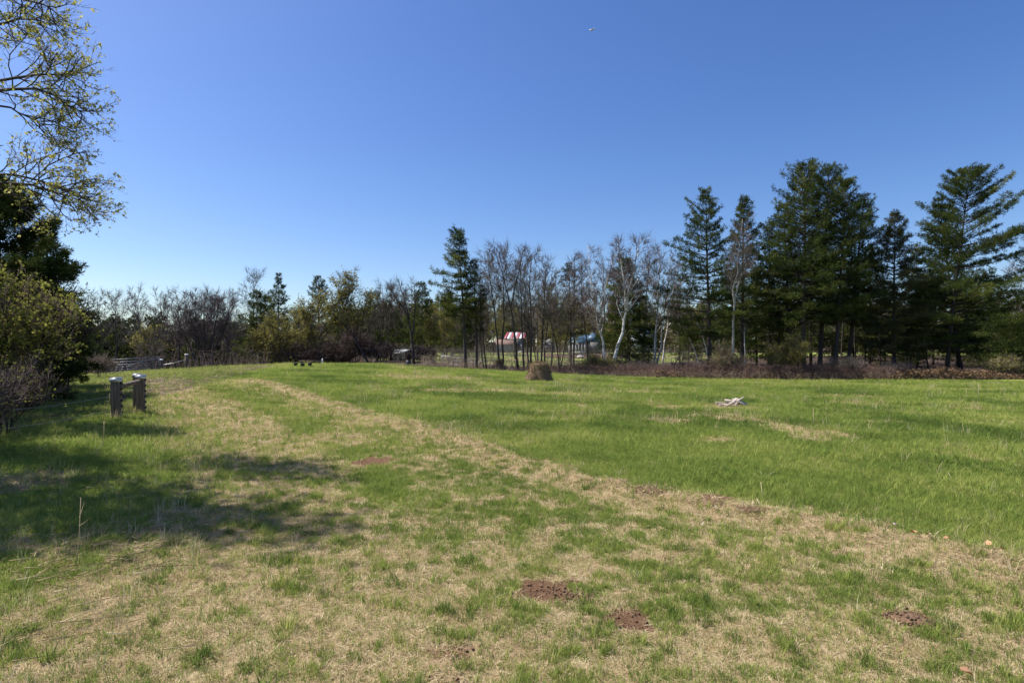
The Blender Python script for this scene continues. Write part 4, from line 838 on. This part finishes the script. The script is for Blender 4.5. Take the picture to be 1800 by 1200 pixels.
g = Geo(); b = G(184, 40); tube(g, [(0, 0, -.1), (0, 0, .85)], .04, 8); g2 = g; tag(put('stake', g.mesh('pale_stake', [M['whitep']]), None, b), 'pale thin stake in front of the left end of the farm gate', 'stake')
a = q2[0]+[0, 0, .55]; e = q3[0]+[0, 0, .85]; wire([a, (a+e)/2-[0, 0, .06], e], 'pale wire strung between the two right white-topped posts', .012)
farm_gate(G(776, 60), G(815, 60.5), .85, 5, 'pale tubular gate with zigzag braces standing by the log heap', 'galv', True, 'metal_gate')
for px, Y, pyt, lab, m_ in [(453, 50, 623, 'pale weathered fence post below the bushy yellow-green tree', 'twigtan'), (567, 46.5, 630, 'thin white stake on the crest right of the low bench', 'whitep'), (657, 49, 632, 'short pale post at the foot of the tall leaning budding tree', 'twigtan'), (676, 50, 636, 'short grey post left of the white-roofed shed', 'wood')]:
    b = G(px, Y, -.3); h = W(px, pyt, Y)[2]-b[2]; g = Geo(); tube(g, [(0, 0, 0), (0, 0, h*.97), (.01, 0, h)], [.055, .05, .03], 7); tag(put('stake', g.mesh('stake', [M[m_]]), None, b), lab, 'stake', 'stakes along the back of the field')
# low bench and black tubs on the crest
b = G(546, 45.6); rt = thing('low_bench', 'long low dark bench on the crest of the field', 'bench', b); g = Geo(); box(g, (0, 0, .30), (1.75, .35, .06)); put('seat', g.mesh('bench_top', [M['wood']]), rt)
for s in (-.7, 0, .7): g = Geo(); box(g, (s, 0, .12), (.12, .3, .3)); put('leg', g.mesh('bench_leg', [M['blackp']]), rt)
for px, Y, lab in [(520, 41, 'leftmost black feed tub in front of the low bench'), (532, 40.5, 'middle black feed tub in front of the low bench'), (545, 41, 'rightmost black feed tub in front of the low bench')]:
    b = G(px, Y, -.02); rt = thing('feed_tub', lab, 'tub', b, 'black feed tubs on the crest'); g = Geo(); tube(g, [(0, 0, 0), (0, 0, .1), (0, 0, .26), (0, 0, .3)], [.1, .12, .15, .15], 12); put('body', g.mesh('tub_body', [M['blackp']]), rt)
    g = Geo(); tube(g, [(0, 0, .285), (0, 0, .315)], .17, 12); put('rim', g.mesh('tub_rim', [M['blackp']]), rt)

# ------------------------------------------------------------------ haystack, board heap, brush heaps, logs
def lump(name, c, R3, prof, mats, seed, n=40, amp=.12, sc=2.2, squash=1.0):
    """solid of revolution with an uneven skin. prof: list of (height fraction, radius fraction)"""
    ph = np.array([p[0] for p in prof]); pr = np.array([p[1] for p in prof]); m = 26; g = Geo(); t = np.linspace(0, 1, m); hh = np.interp(t, np.linspace(0, 1, len(ph)), ph); rr = np.interp(t, np.linspace(0, 1, len(pr)), pr)
    a = np.linspace(0, 2*math.pi, n, endpoint=False); A, T = np.meshgrid(a, np.arange(m)); rad = rr[T]; x = np.cos(A)*rad; y = np.sin(A)*rad; z = hh[T]
    nn = fbm(x*sc+z*sc*.7+seed, y*sc-z*sc*.7+seed*2, seed, 4)-.5; k = 1+amp*2*nn; V = np.stack([x*k*R3[0], y*k*R3[1], z*R3[2]*(1+amp*nn*.8)], -1).reshape(-1, 3)
    F = []
    for i in range(m-1):
        for j in range(n): p = i*n+j; q_ = i*n+(j+1) % n; F += [(p, q_, p+n), (q_, q_+n, p+n)]
    g.add(V, F); return put(name, g.mesh(name, mats, False), None, c)
def hair(parent, V, n, ln, rng, mat_, wd=.012, name='loose_straw', down=.3):
    i = rng.integers(0, len(V), n); P = V[i]+rng.normal(0, .02, (n, 3)); D = P*[1, 1, 0]; D /= np.linalg.norm(D, axis=1)[:, None]+1e-6; D = D*.5+rng.normal(0, .6, (n, 3))+[0, 0, -down]; g = Geo(); needles(g, P, D/np.linalg.norm(D, axis=1)[:, None], ln, wd, 1, rng, rng.beta(2, 2, n)); o = put(name, g.mesh(name, [M[mat_]]), parent); o['kind'] = 'stuff'
Yh = 33.5; c = G(948, Yh, -.05)
o = lump('haystack', c, (.86, .8, 1.12), [(0, 1.06), (.12, .97), (.3, .86), (.5, .77), (.62, .69), (.8, .64), (.93, .58), (1.0, .46), (1.03, .28), (1.04, .0)], [M['hay']], 3, amp=.16)
tag(o, 'round brown haystack standing in the green field', 'haystack'); V = np.array([v_.co[:] for v_ in o.data.vertices]); hair(o, V, 2200, .12, np.random.default_rng(1), 'haystraw', .02)
V = V[:0]
sp = lump('slumped_hay', (-.42, -.5, 0), (.52, .42, .62), [(0, 1), (.3, .92), (.6, .75), (.85, .5), (1, .2), (1, 0)], [M['hay']], 5, amp=.12); sp.parent = o
V = np.array([v_.co[:] for v_ in sp.data.vertices]); hair(sp, V, 600, .11, np.random.default_rng(2), 'haystraw', .018)
o = lump('brush_heap', G(878, 51, -.05), (.75, .6, .85), [(0, 1), (.2, .8), (.5, .5), (.8, .26), (1, .1), (1.02, 0)], [M['hay']], 9, amp=.2); tag(o, 'brown conical brush heap between two bare trunks', 'brush heap'); V = np.array([v_.co[:] for v_ in o.data.vertices]); hair(o, V, 500, .35, np.random.default_rng(3), 'haystraw', .03, 'loose_sticks')
def stump(px, Y, w_, h, lab, m_='darkbark', nm='tree_stump'):
    g = Geo(); tube(g, [(0, 0, -.1), (0, 0, .05), (0, 0, h*.6), (.01, 0, h)], [w_*.68, w_*.52, w_*.46, w_*.44], 10); tag(put(nm, g.mesh(nm, [M[m_]]), None, G(px, Y)), lab, 'stump')
stump(718, 50, .5, .42, 'black stump at the field edge right of the white-roofed shed', 'blackp'); stump(867, 51.5, .3, .35, 'small dark stump left of the conical brush heap'); stump(1163, 51, .3, .3, 'low stump in the brush right of the spruce')
stump(863, 112, 2.2, 2.0, 'large dark rotten stump at the left wall of the barn'); 
# heap of bleached boards
c = hit(1290, 714); rt = thing('board_heap', 'heap of bleached grey boards lying in the field on the right', 'board heap', (c[0], c[1], float(zg(c[0:1], c[1:2])[0])))
for i, (x, y, z, L, w_, rz, tx, ty) in enumerate([(-.22, 0, .05, .52, .13, .15, .2, -.12), (-.30, .12, .10, .44, .12, -.3, -.1, .05), (-.08, -.08, .12, .5, .07, .5, .3, -.35), (.06, .03, .17, .42, .12, .9, .25, -.3), (.10, -.02, .16, .5, .07, .1, .1, -.5), (.27, -.05, .10, .46, .15, -.25, .5, .55),
                                                  (.08, -.16, .04, .6, .06, -.12, 0, .06), (-.02, .2, .12, .3, .14, .4, .7, 0), (-.15, -.12, .06, .55, .05, .35, 0, -.22), (.2, .18, .07, .5, .1, 1.1, 0, .2), (-.36, -.04, .04, .4, .09, .7, .1, .1), (.36, .08, .06, .38, .1, -.8, .2, .2), (.0, -.2, .09, .36, .04, .9, .1, -.3), (-.1, .05, .17, .34, .1, -.5, .3, .1), (.16, .1, .15, .4, .05, -.9, .1, .35), (-.25, .2, .06, .5, .07, -.1, .6, 0)]):
    g = Geo(); box(g, (0, 0, 0), (L, w_, .026)); o = put('board', g.mesh('board', [M['board']]), rt, (x, y, z+.01)); o.rotation_euler = (tx, ty, rz)
# log heap, stones
c = G(752, 60); rt = thing('log_heap', 'low heap of old grey logs left of the pale gate', 'log heap', c); rg = np.random.default_rng(8)
for i in range(11):
    L = rg.uniform(.8, 1.7); g = Geo(); r = rg.uniform(.07, .13); tube(g, [(-L/2, 0, 0), (0, .02, .01), (L/2, 0, 0)], [r, r*.95, r*.85], 7); o = put('log', g.mesh('log', [M['log']]), rt, (rg.uniform(-.8, .8), rg.uniform(-.4, .4), .1+.13*(i//4))); o.rotation_euler = (rg.normal()*.1, rg.normal()*.1, rg.normal()*.5)
c = G(822, 62); rt = thing('timber_heap', 'long heap of pale split timber right of the pale gate', 'timber heap', c)
for i in range(26):
    L = rg.uniform(.6, 1.6); g = Geo(); box(g, (0, 0, 0), (L, rg.uniform(.08, .2), rg.uniform(.06, .14))); o = put('timber', g.mesh('split_timber', [M['stone'] if i % 3 else M['log']]), rt, (rg.uniform(-1.5, 1.6), rg.uniform(-.4, .8), .1+.1*(i//7))); o.rotation_euler = (rg.normal()*.15, rg.normal()*.12, rg.normal()*.5)
for i, (px, Y, s, lab) in enumerate([(762, 75, .3, 'pale field stone on the lawn above the log heap'), (792, 58.5, .22, 'pale stone under the pale gate'), (803, 59, .2, 'smaller pale stone under the right end of the pale gate'), (1020, 88, .55, 'large white stone in front of the blue-roofed house'), (1035, 88, .42, 'pinkish pale stone right of the large white one'), (915, 110, .5, 'pale stone at the right corner of the barn'), (1327, 51, .1, 'small pale stone in the brush right of the grey birch')]):
    o = lump('stone', G(px, Y, -.05), (s, s*.8, s*.8), [(0, .9), (.3, 1), (.6, .85), (.9, .5), (1, 0)], [M['stone'] if i != 3 else M['whitep']], 20+i, 12, .18); tag(o, lab, 'stone')

# ------------------------------------------------------------------ soil mounds, dead stalks, chips, leaves
def mound(px, py, rx, ry, h, lab, seed, nm='molehill', grass=0, m_='soil', cat='mound'):
    c = hit(px, py); o = lump(nm, (c[0], c[1], float(zg(c[0:1], c[1:2])[0])-.02), (rx, ry, h), [(0, 1.1), (.35, .95), (.7, .7), (.9, .45), (1, .2), (1.02, 0)], [M[m_]], seed, 26, .24, 4); tag(o, lab, cat, 'soil mounds in the grass')
    if grass: V = np.array([v_.co[:] for v_ in o.data.vertices]); hair(o, V, grass, .09, np.random.default_rng(seed), 'strawg', .008, 'dead_grass', .1)
mound(1602, 1094, .12, .12, .05, 'fresh brown molehill at the lower right', 1)
mound(1145, 872, .26, .12, .07, 'dark soil mound at the near end of the dead grass ridge', 2, grass=150)
mound(1256, 892, .14, .10, .05, 'reddish soil mound on the ridge just left of the tall dry stalk', 3, grass=90)
mound(1322, 906, .13, .08, .06, 'small soil mound on the ridge just right below the tall dry stalk', 4, grass=100)
mound(1000, 670, .7, .2, .13, 'flat dark soil mound right of the haystack', 5, grass=160); mound(1111, 674, .6, .22, .13, 'flat dark soil mound in the field before the birches', 6, grass=160); mound(1332, 681, .55, .2, .10, 'flat dark soil mound before the yellow-green shrub', 7, grass=160)
def clods():
    rg = np.random.default_rng(12); g = Geo(); oc = np.array([[1, 0, 0], [-1, 0, 0], [0, 1, 0], [0, -1, 0], [0, 0, 1], [0, 0, -1]], float); of = [(0, 2, 4), (2, 1, 4), (1, 3, 4), (3, 0, 4), (2, 0, 5), (1, 2, 5), (3, 1, 5), (0, 3, 5)]
    for px, py, rx, ry, n in [(955, 1040, .28, .2, 300), (1010, 1053, .18, .1, 120), (1100, 1097, .18, .15, 160), (1602, 1094, .17, .16, 260), (1145, 872, .32, .16, 220), (1256, 892, .2, .14, 120), (1322, 906, .2, .12, 110), (655, 812, .4, .4, 150), (800, 1150, .15, .12, 60), (800, 1192, .12, .06, 40)]:
        c = hit(px, py); x = c[0]+rg.normal(0, rx*.55, n); y = c[1]+rg.normal(0, ry*.55, n); z = zg(x, y)
        for i in range(n):
            r = .003+.013*rg.random()**4; v = oc*rg.uniform(.6, 1.25, (6, 1))*r*[1, 1, .8]; a = rg.uniform(0, 6.28); v = v@np.array([[math.cos(a), -math.sin(a), 0], [math.sin(a), math.cos(a), 0], [0, 0, 1]]); g.add(v+[x[i], y[i], z[i]+r*.5+(.03 if abs(px-1602) < 1 else 0)*math.exp(-((x[i]-c[0])**2+(y[i]-c[1])**2)/.01)], of)
    o = put('soil_crumbs', g.mesh('soil_crumbs', [M['soil']])); o['kind'] = 'stuff'
clods()
def stalk(px, py, h, lab, seed, lean=.05, r=.003, grp='dry stalks standing in the grass', nbr=0):
    c = hit(px, py); c[2] = float(zg(c[0:1], c[1:2])[0])-.01; g = Geo(); e = np.array([lean*h, .02, h]); tube(g, [(0, 0, 0), e*.5+[.008, 0, 0], e], [r, r*.9, r*.7], 5, tint=.75)
    rg = np.random.default_rng(seed)
    if nbr: t = rg.uniform(.4, 1, nbr)[:, None]; A = e*t; cones(g, A, A+rg.normal(0, .12*h, (nbr, 3))+[0, 0, .06*h], r*.6, .6)
    tag(put('dry_stalk', g.mesh('dry_stalk', [M['strawg']]), None, c), lab, 'stalk', grp)
stalk(1340, 882, .22, 'tall single dry stalk on the dead grass ridge', 1, -.03, .005)
stalk(1430, 748, .42, 'dry stalk in the pale patch right of the board heap', 2, .02, .006, nbr=6); stalk(1190, 745, .3, 'dry stalk in the pale patch left of the board heap', 3, .05, .005, nbr=4)
stalk(1720, 703, .7, 'dry branching weed far right in the field', 4, .03, .008, nbr=10); stalk(1700, 704, .5, 'dry weed left of the branching one, far right', 5, -.05, .007, nbr=8)
stalk(133, 1000, .55, 'thin grey stalk in the rough verge at lower left', 6, .03, .003, nbr=3); stalk(180, 790, .5, 'thin bare stalk in the shaded verge', 7, .02, .005, nbr=3)
stalk(728, 672, .8, 'brown dry weed at the field edge before the shed', 8, .02, .010, nbr=12); stalk(738, 672, .6, 'shorter brown dry weed at the field edge before the shed', 9, -.04, .009, nbr=10)
stalk(190, 720, .45, 'dry weed in the grass left of the timber posts', 10, .05, .006, nbr=8); stalk(1350, 745, .15, 'short dry stem at the near side of the board heap', 11, .3, .005); stalk(1215, 745, .3, 'leaning dry stem left of the board heap', 12, .3, .005)
for i, (px, py, s, lab) in enumerate([(1608, 958, .05, 'pale tan dead leaf left of the orange ones at the right'), (1632, 962, .045, 'rust dead leaf between the tan and the orange leaves'), (1665, 970, .05, 'orange dead leaf in the middle of the row at the right'), (1738, 984, .06, 'large orange dead leaf near the right edge'), (1762, 982, .05, 'orange dead leaf closest to the right edge'), (1700, 1194, .05, 'orange dead leaf at the bottom right edge'), (1257, 902, .05, 'pale chip on the ridge below the reddish mound'), (698, 763, .05, 'white chip in the pale grass of the track'), (686, 928, .035, 'white scrap in the track left of centre'), (1575, 942, .04, 'pale curled leaf at the far end of the orange row'), (1235, 930, .035, 'pale scrap left below the ridge mounds')]):
    c = hit(px, py); rg = np.random.default_rng(i); g = Geo(); n = 7; a = np.linspace(0, 6.283, n, endpoint=False); r = s*.75*rg.uniform(.5, 1.1, n); z = rg.uniform(0, .025, n); V = np.vstack([np.stack([np.cos(a)*r, np.sin(a)*r*.6, z], 1), [0, 0, .004]]); g.add(V, [(k, (k+1) % n, n) for k in range(n)])
    o = put('dead_leaf', g.mesh('dead_leaf', [M['chip'] if i < 6 else M['board']]), None, (c[0], c[1], float(zg(c[0:1], c[1:2])[0])+.035)); o.rotation_euler = (rg.normal()*.3, rg.normal()*.3, rg.uniform(0, 6)); tag(o, lab, 'leaf', 'dead leaves and scraps in the grass')

# ------------------------------------------------------------------ buildings
def part(parent, name, m_, fn):
    g = Geo(); fn(g); return put(name, g.mesh(name, [M[m_]]), parent)
def barn():
    Y = 118.; k = Y/1000; z0 = float(zt(-1, Y)); b = np.array([(895-900)*k, Y, z0-.1]); rt = thing('barn', 'small barn with a red and white striped metal roof behind the bare trees', 'barn', b)
    X = lambda px: (px-895)*k
    ze = (620-593.5)*k+EYE-b[2]; zr = (620-583.5)*k+EYE-b[2]; zl0 = (620-606)*k+EYE-b[2]; zl1 = (620-598)*k+EYE-b[2]
    part(rt, 'wall', 'wallgrey', lambda g: (box(g, ((X(887)+X(921))/2, 2.2, ze/2), (X(921)-X(887), 4.4, ze)), prism(g, [(X(921)-.12, 0, ze), (X(921)-.12, 4.4, ze), (X(921)-.12, 2.2, zr-.05)], (.1, 0, 0))))
    n = 7; w_ = (X(923)-X(886))/n
    for i in range(n):
        x0 = X(886)+i*w_; c = ['roofred', 'roofwhite', 'roofred', 'roofwhite', 'roofred', 'roofwhite', 'roofred'][i]
        part(rt, 'roof_sheet', c, lambda g: prism(g, [(x0, -.35, ze-.12), (x0+w_*.96, -.35, ze-.12), (x0+w_*.96+.6, 2.2, zr), (x0+.6, 2.2, zr)], (0, .02, .05)))
    part(rt, 'rear_roof', 'roofred', lambda g: prism(g, [(X(886)+.6, 2.21, zr), (X(923)+.6, 2.21, zr), (X(923), 4.75, ze-.12), (X(886), 4.75, ze-.12)], (0, -.01, .05)))
    lt = part(rt, 'lean_to_wall', 'wallblue', lambda g: box(g, ((X(868)+X(904))/2, -1.5, zl0/2), (X(904)-X(868), 2.9, zl0)))
    for i in range(11):
        x = X(868)+(i+.5)*(X(904)-X(868))/11; part(rt, 'plank', 'wallblue', lambda g: box(g, (x, -2.97, zl0/2), ((X(904)-X(868))/11*.86, .03, zl0-.02)))
    part(rt, 'lean_to_roof', 'roofbrown', lambda g: prism(g, [(X(867), -3.2, zl0-.05), (X(910), -3.2, zl0-.05), (X(910), -.03, zl1+.1), (X(872), -.03, zl1+.1)], (0, 0, .08)))
    part(rt, 'doorway', 'dark', lambda g: box(g, ((X(905)+X(911))/2, -.06, .9), (X(911)-X(905), .08, 1.8)))
    part(rt, 'side_bay', 'wallgrey', lambda g: box(g, ((X(912)+X(920))/2, -.4, zl0/2+.1), (X(920)-X(912), .7, zl0)))
barn()
def shed():
    Y = 64.; k = Y/1000; z0 = float(zt(-12.5, Y)); b = np.array([(700-900)*k, Y, z0-.2]); rt = thing('shed', 'low shed with a slanting white metal roof at the left of the field edge', 'shed', b); X = lambda px: (px-700)*k; Z = lambda py: (620-py)*k+EYE-b[2]
    part(rt, 'wall', 'shedwall', lambda g: (prism(g, [(X(685), -.9, 0), (X(703), -.9, 0), (X(703), -.9, Z(621.5)), (X(685), -.9, Z(621.5))], (0, .05, 0)), prism(g, [(X(703), -.9, 0), (X(719), 1.2, 0), (X(719), 1.2, Z(616)), (X(703), -.9, Z(621.5))], (-.05, 0, 0)), prism(g, [(X(685), -.9, 0), (X(690), 1.2, 0), (X(690), 1.2, Z(616)), (X(685), -.9, Z(621.5))], (.05, 0, 0))))
    for i in range(5):
        f0, f1 = i/5, (i+.97)/5; l = lambda a, c_, t: [a[j]+(c_[j]-a[j])*t for j in range(3)]; a, c_ = (X(682.5), -1.05, Z(621.3)), (X(704), -1.05, Z(621.3)); d_, e_ = (X(690), 1.35, Z(614.6)), (X(720.5), 1.35, Z(614.6))
        part(rt, 'roof_sheet', 'roofwhite', lambda g: prism(g, [l(a, c_, f0), l(a, c_, f1), l(d_, e_, f1), l(d_, e_, f0)], (0, 0, .05)))
    part(rt, 'doorway', 'dark', lambda g: box(g, ((X(687)+X(692))/2, -.93, .75), (.32, .05, 1.3)))
shed()
def house(px0, px1, Y, pe, pr, pg, lab, nm, roof, wall, porch):
    k = Y/1000; xm = (px0+px1)/2; z0 = float(zt((xm-900)*k, Y)); b = np.array([(xm-900)*k, Y, z0-.1]); rt = thing(nm, lab, 'house', b); X = lambda px: (px-xm)*k; Z = lambda py: (620-py)*k+EYE-b[2]
    ze, zr = Z(pe), Z(pr); x0, x1 = X(px0), X(px1); D = 5.
    part(rt, 'wall', wall, lambda g: box(g, ((x0+x1)/2, D/2, ze/2), (x1-x0-.6, D-.6, ze)))
    def rf(g):
        e = [(x0, -.3, ze), (x1, -.3, ze), (x1, D+.3, ze), (x0, D+.3, ze)]; r = [(x0+1.2, D/2, zr), (x1-1.2, D/2, zr)]
        V = np.array(e+r); g.add(V, [(0, 1, 5), (0, 5, 4), (1, 2, 5), (2, 3, 4), (2, 4, 5), (3, 0, 4), (0, 2, 1), (0, 3, 2)])
    part(rt, 'roof', roof, rf)
    for s in (-.22, .0, .25):
        w_ = part(rt, 'window', 'whitep', lambda g: box(g, (s*(x1-x0), .27, ze*.55), (.85, .06, 1.0))); part(w_, 'pane', 'glass', lambda g: box(g, (s*(x1-x0), .235, ze*.55), (.7, .03, .85)))
    if porch:
        pt = Z(601.5); xa, xb = X(1003), X(1026)
        part(rt, 'porch_roof', roof, lambda g: prism(g, [(xa-.3, -2.6, pt-.12), (xb+.3, -2.6, pt-.12), (xb, -.02, Z(591)), (xa+.5, -.02, Z(591))], (0, 0, .1)))
        part(rt, 'porch_floor', 'whitep', lambda g: box(g, ((xa+xb)/2, -1.3, .3), (xb-xa, 2.5, .3)))
        for i in range(5): x = xa+.1+(xb-xa-.2)*i/4; part(rt, 'porch_post', 'whitep', lambda g: box(g, (x, -2.45, (pt-.1)/2), (.13, .13, pt-.12)))
        part(rt, 'gable', roof, lambda g: prism(g, [(X(1027), -1.6, Z(600.5)), (X(1058), -1.6, Z(600.5)), (X(1042), -.4, Z(584.5))], (0, 2.0, .0)))
        part(rt, 'gable_wall', wall, lambda g: box(g, ((X(1029)+X(1056))/2, -.5, Z(601.5)/2), (X(1056)-X(1029), 1.6, Z(601.5))))
house(1000, 1062, 102., 602, 588, 0, 'house with a blue metal roof and white porch posts behind the birches', 'house', 'roofblue', 'wallgrey', True)
house(1116, 1158, 118., 586, 576, 0, 'farther blue-roofed house half hidden by the spruce', 'house', 'roofblue', 'wallblue', False)
house(956, 978, 130., 603, 595, 0, 'faint grey shed far behind the haystack', 'shed', 'wallgrey', 'wallgrey', False)
b = G(1357, 80); g = Geo(); z = W(1357, 616, 80)[2]-b[2]; tube(g, [(0, 0, 0), (0, 0, z-.5), (0, 0, z-.4), (0, 0, z+.3), (0, 0, z+.4)], [.1, .1, .32, .34, .3], 12); tag(put('blue_barrel', g.mesh('blue_barrel', [M['blue']]), None, b), 'blue barrel on a short stand, seen through the pines', 'barrel')
# brown tilled strip beyond the trees
xs_ = np.linspace(5, 18, 27); V = []; F = []
for i, x in enumerate(xs_):
    for j, y in enumerate((86, 89, 92, 95, 98)): V.append((x+.4*math.sin(j*2.3), y, float(zt(x, y))+.06+.05*((i+j) % 2)))
for i in range(26):
    for j in range(4): p = i*5+j; F += [(p, p+5, p+1), (p+1, p+5, p+6)]
g = Geo(); g.add(V, F); o = put('garden_soil', g.mesh('garden_soil', [M['soil']])); o['kind'] = 'structure'
# bird
def bird():
    b = W(1041, 53, 26); rt = thing('bird', 'tiny pale bird flying high in the blue sky', 'bird', b); rt.rotation_euler = (.3, -.5, .4); g = Geo(); tube(g, [(-.13, 0, 0), (-.07, 0, 0), (0, 0, .01), (.06, 0, .005), (.10, 0, .01), (.13, 0, .0)], [.012, .026, .034, .024, .02, .004], 8); put('body', g.mesh('bird_body', [M['stone']], True), rt)
    for s in (-1, 1): g = Geo(); V = [(.05, s*.02, .01), (-.04, s*.02, .01), (-.07, s*.16, .05), (.01, s*.15, .06), (-.09, s*.26, .03)]; V = np.array(V+[(x, y, z-.006) for x, y, z in V]); g.add(V, [(0, 1, 3), (1, 2, 3), (3, 2, 4), (5, 8, 6), (6, 8, 7), (8, 9, 7)]); put('wing', g.mesh('bird_wing', [M['stone']]), rt)
bird()

import collections; _c = collections.Counter()
for _o in bpy.data.objects:
    if _o.type == 'MESH': _c[_o.name.split('.')[0]] += len(_o.data.polygons)
print('TRIS', sum(_c.values()), _c.most_common(16))
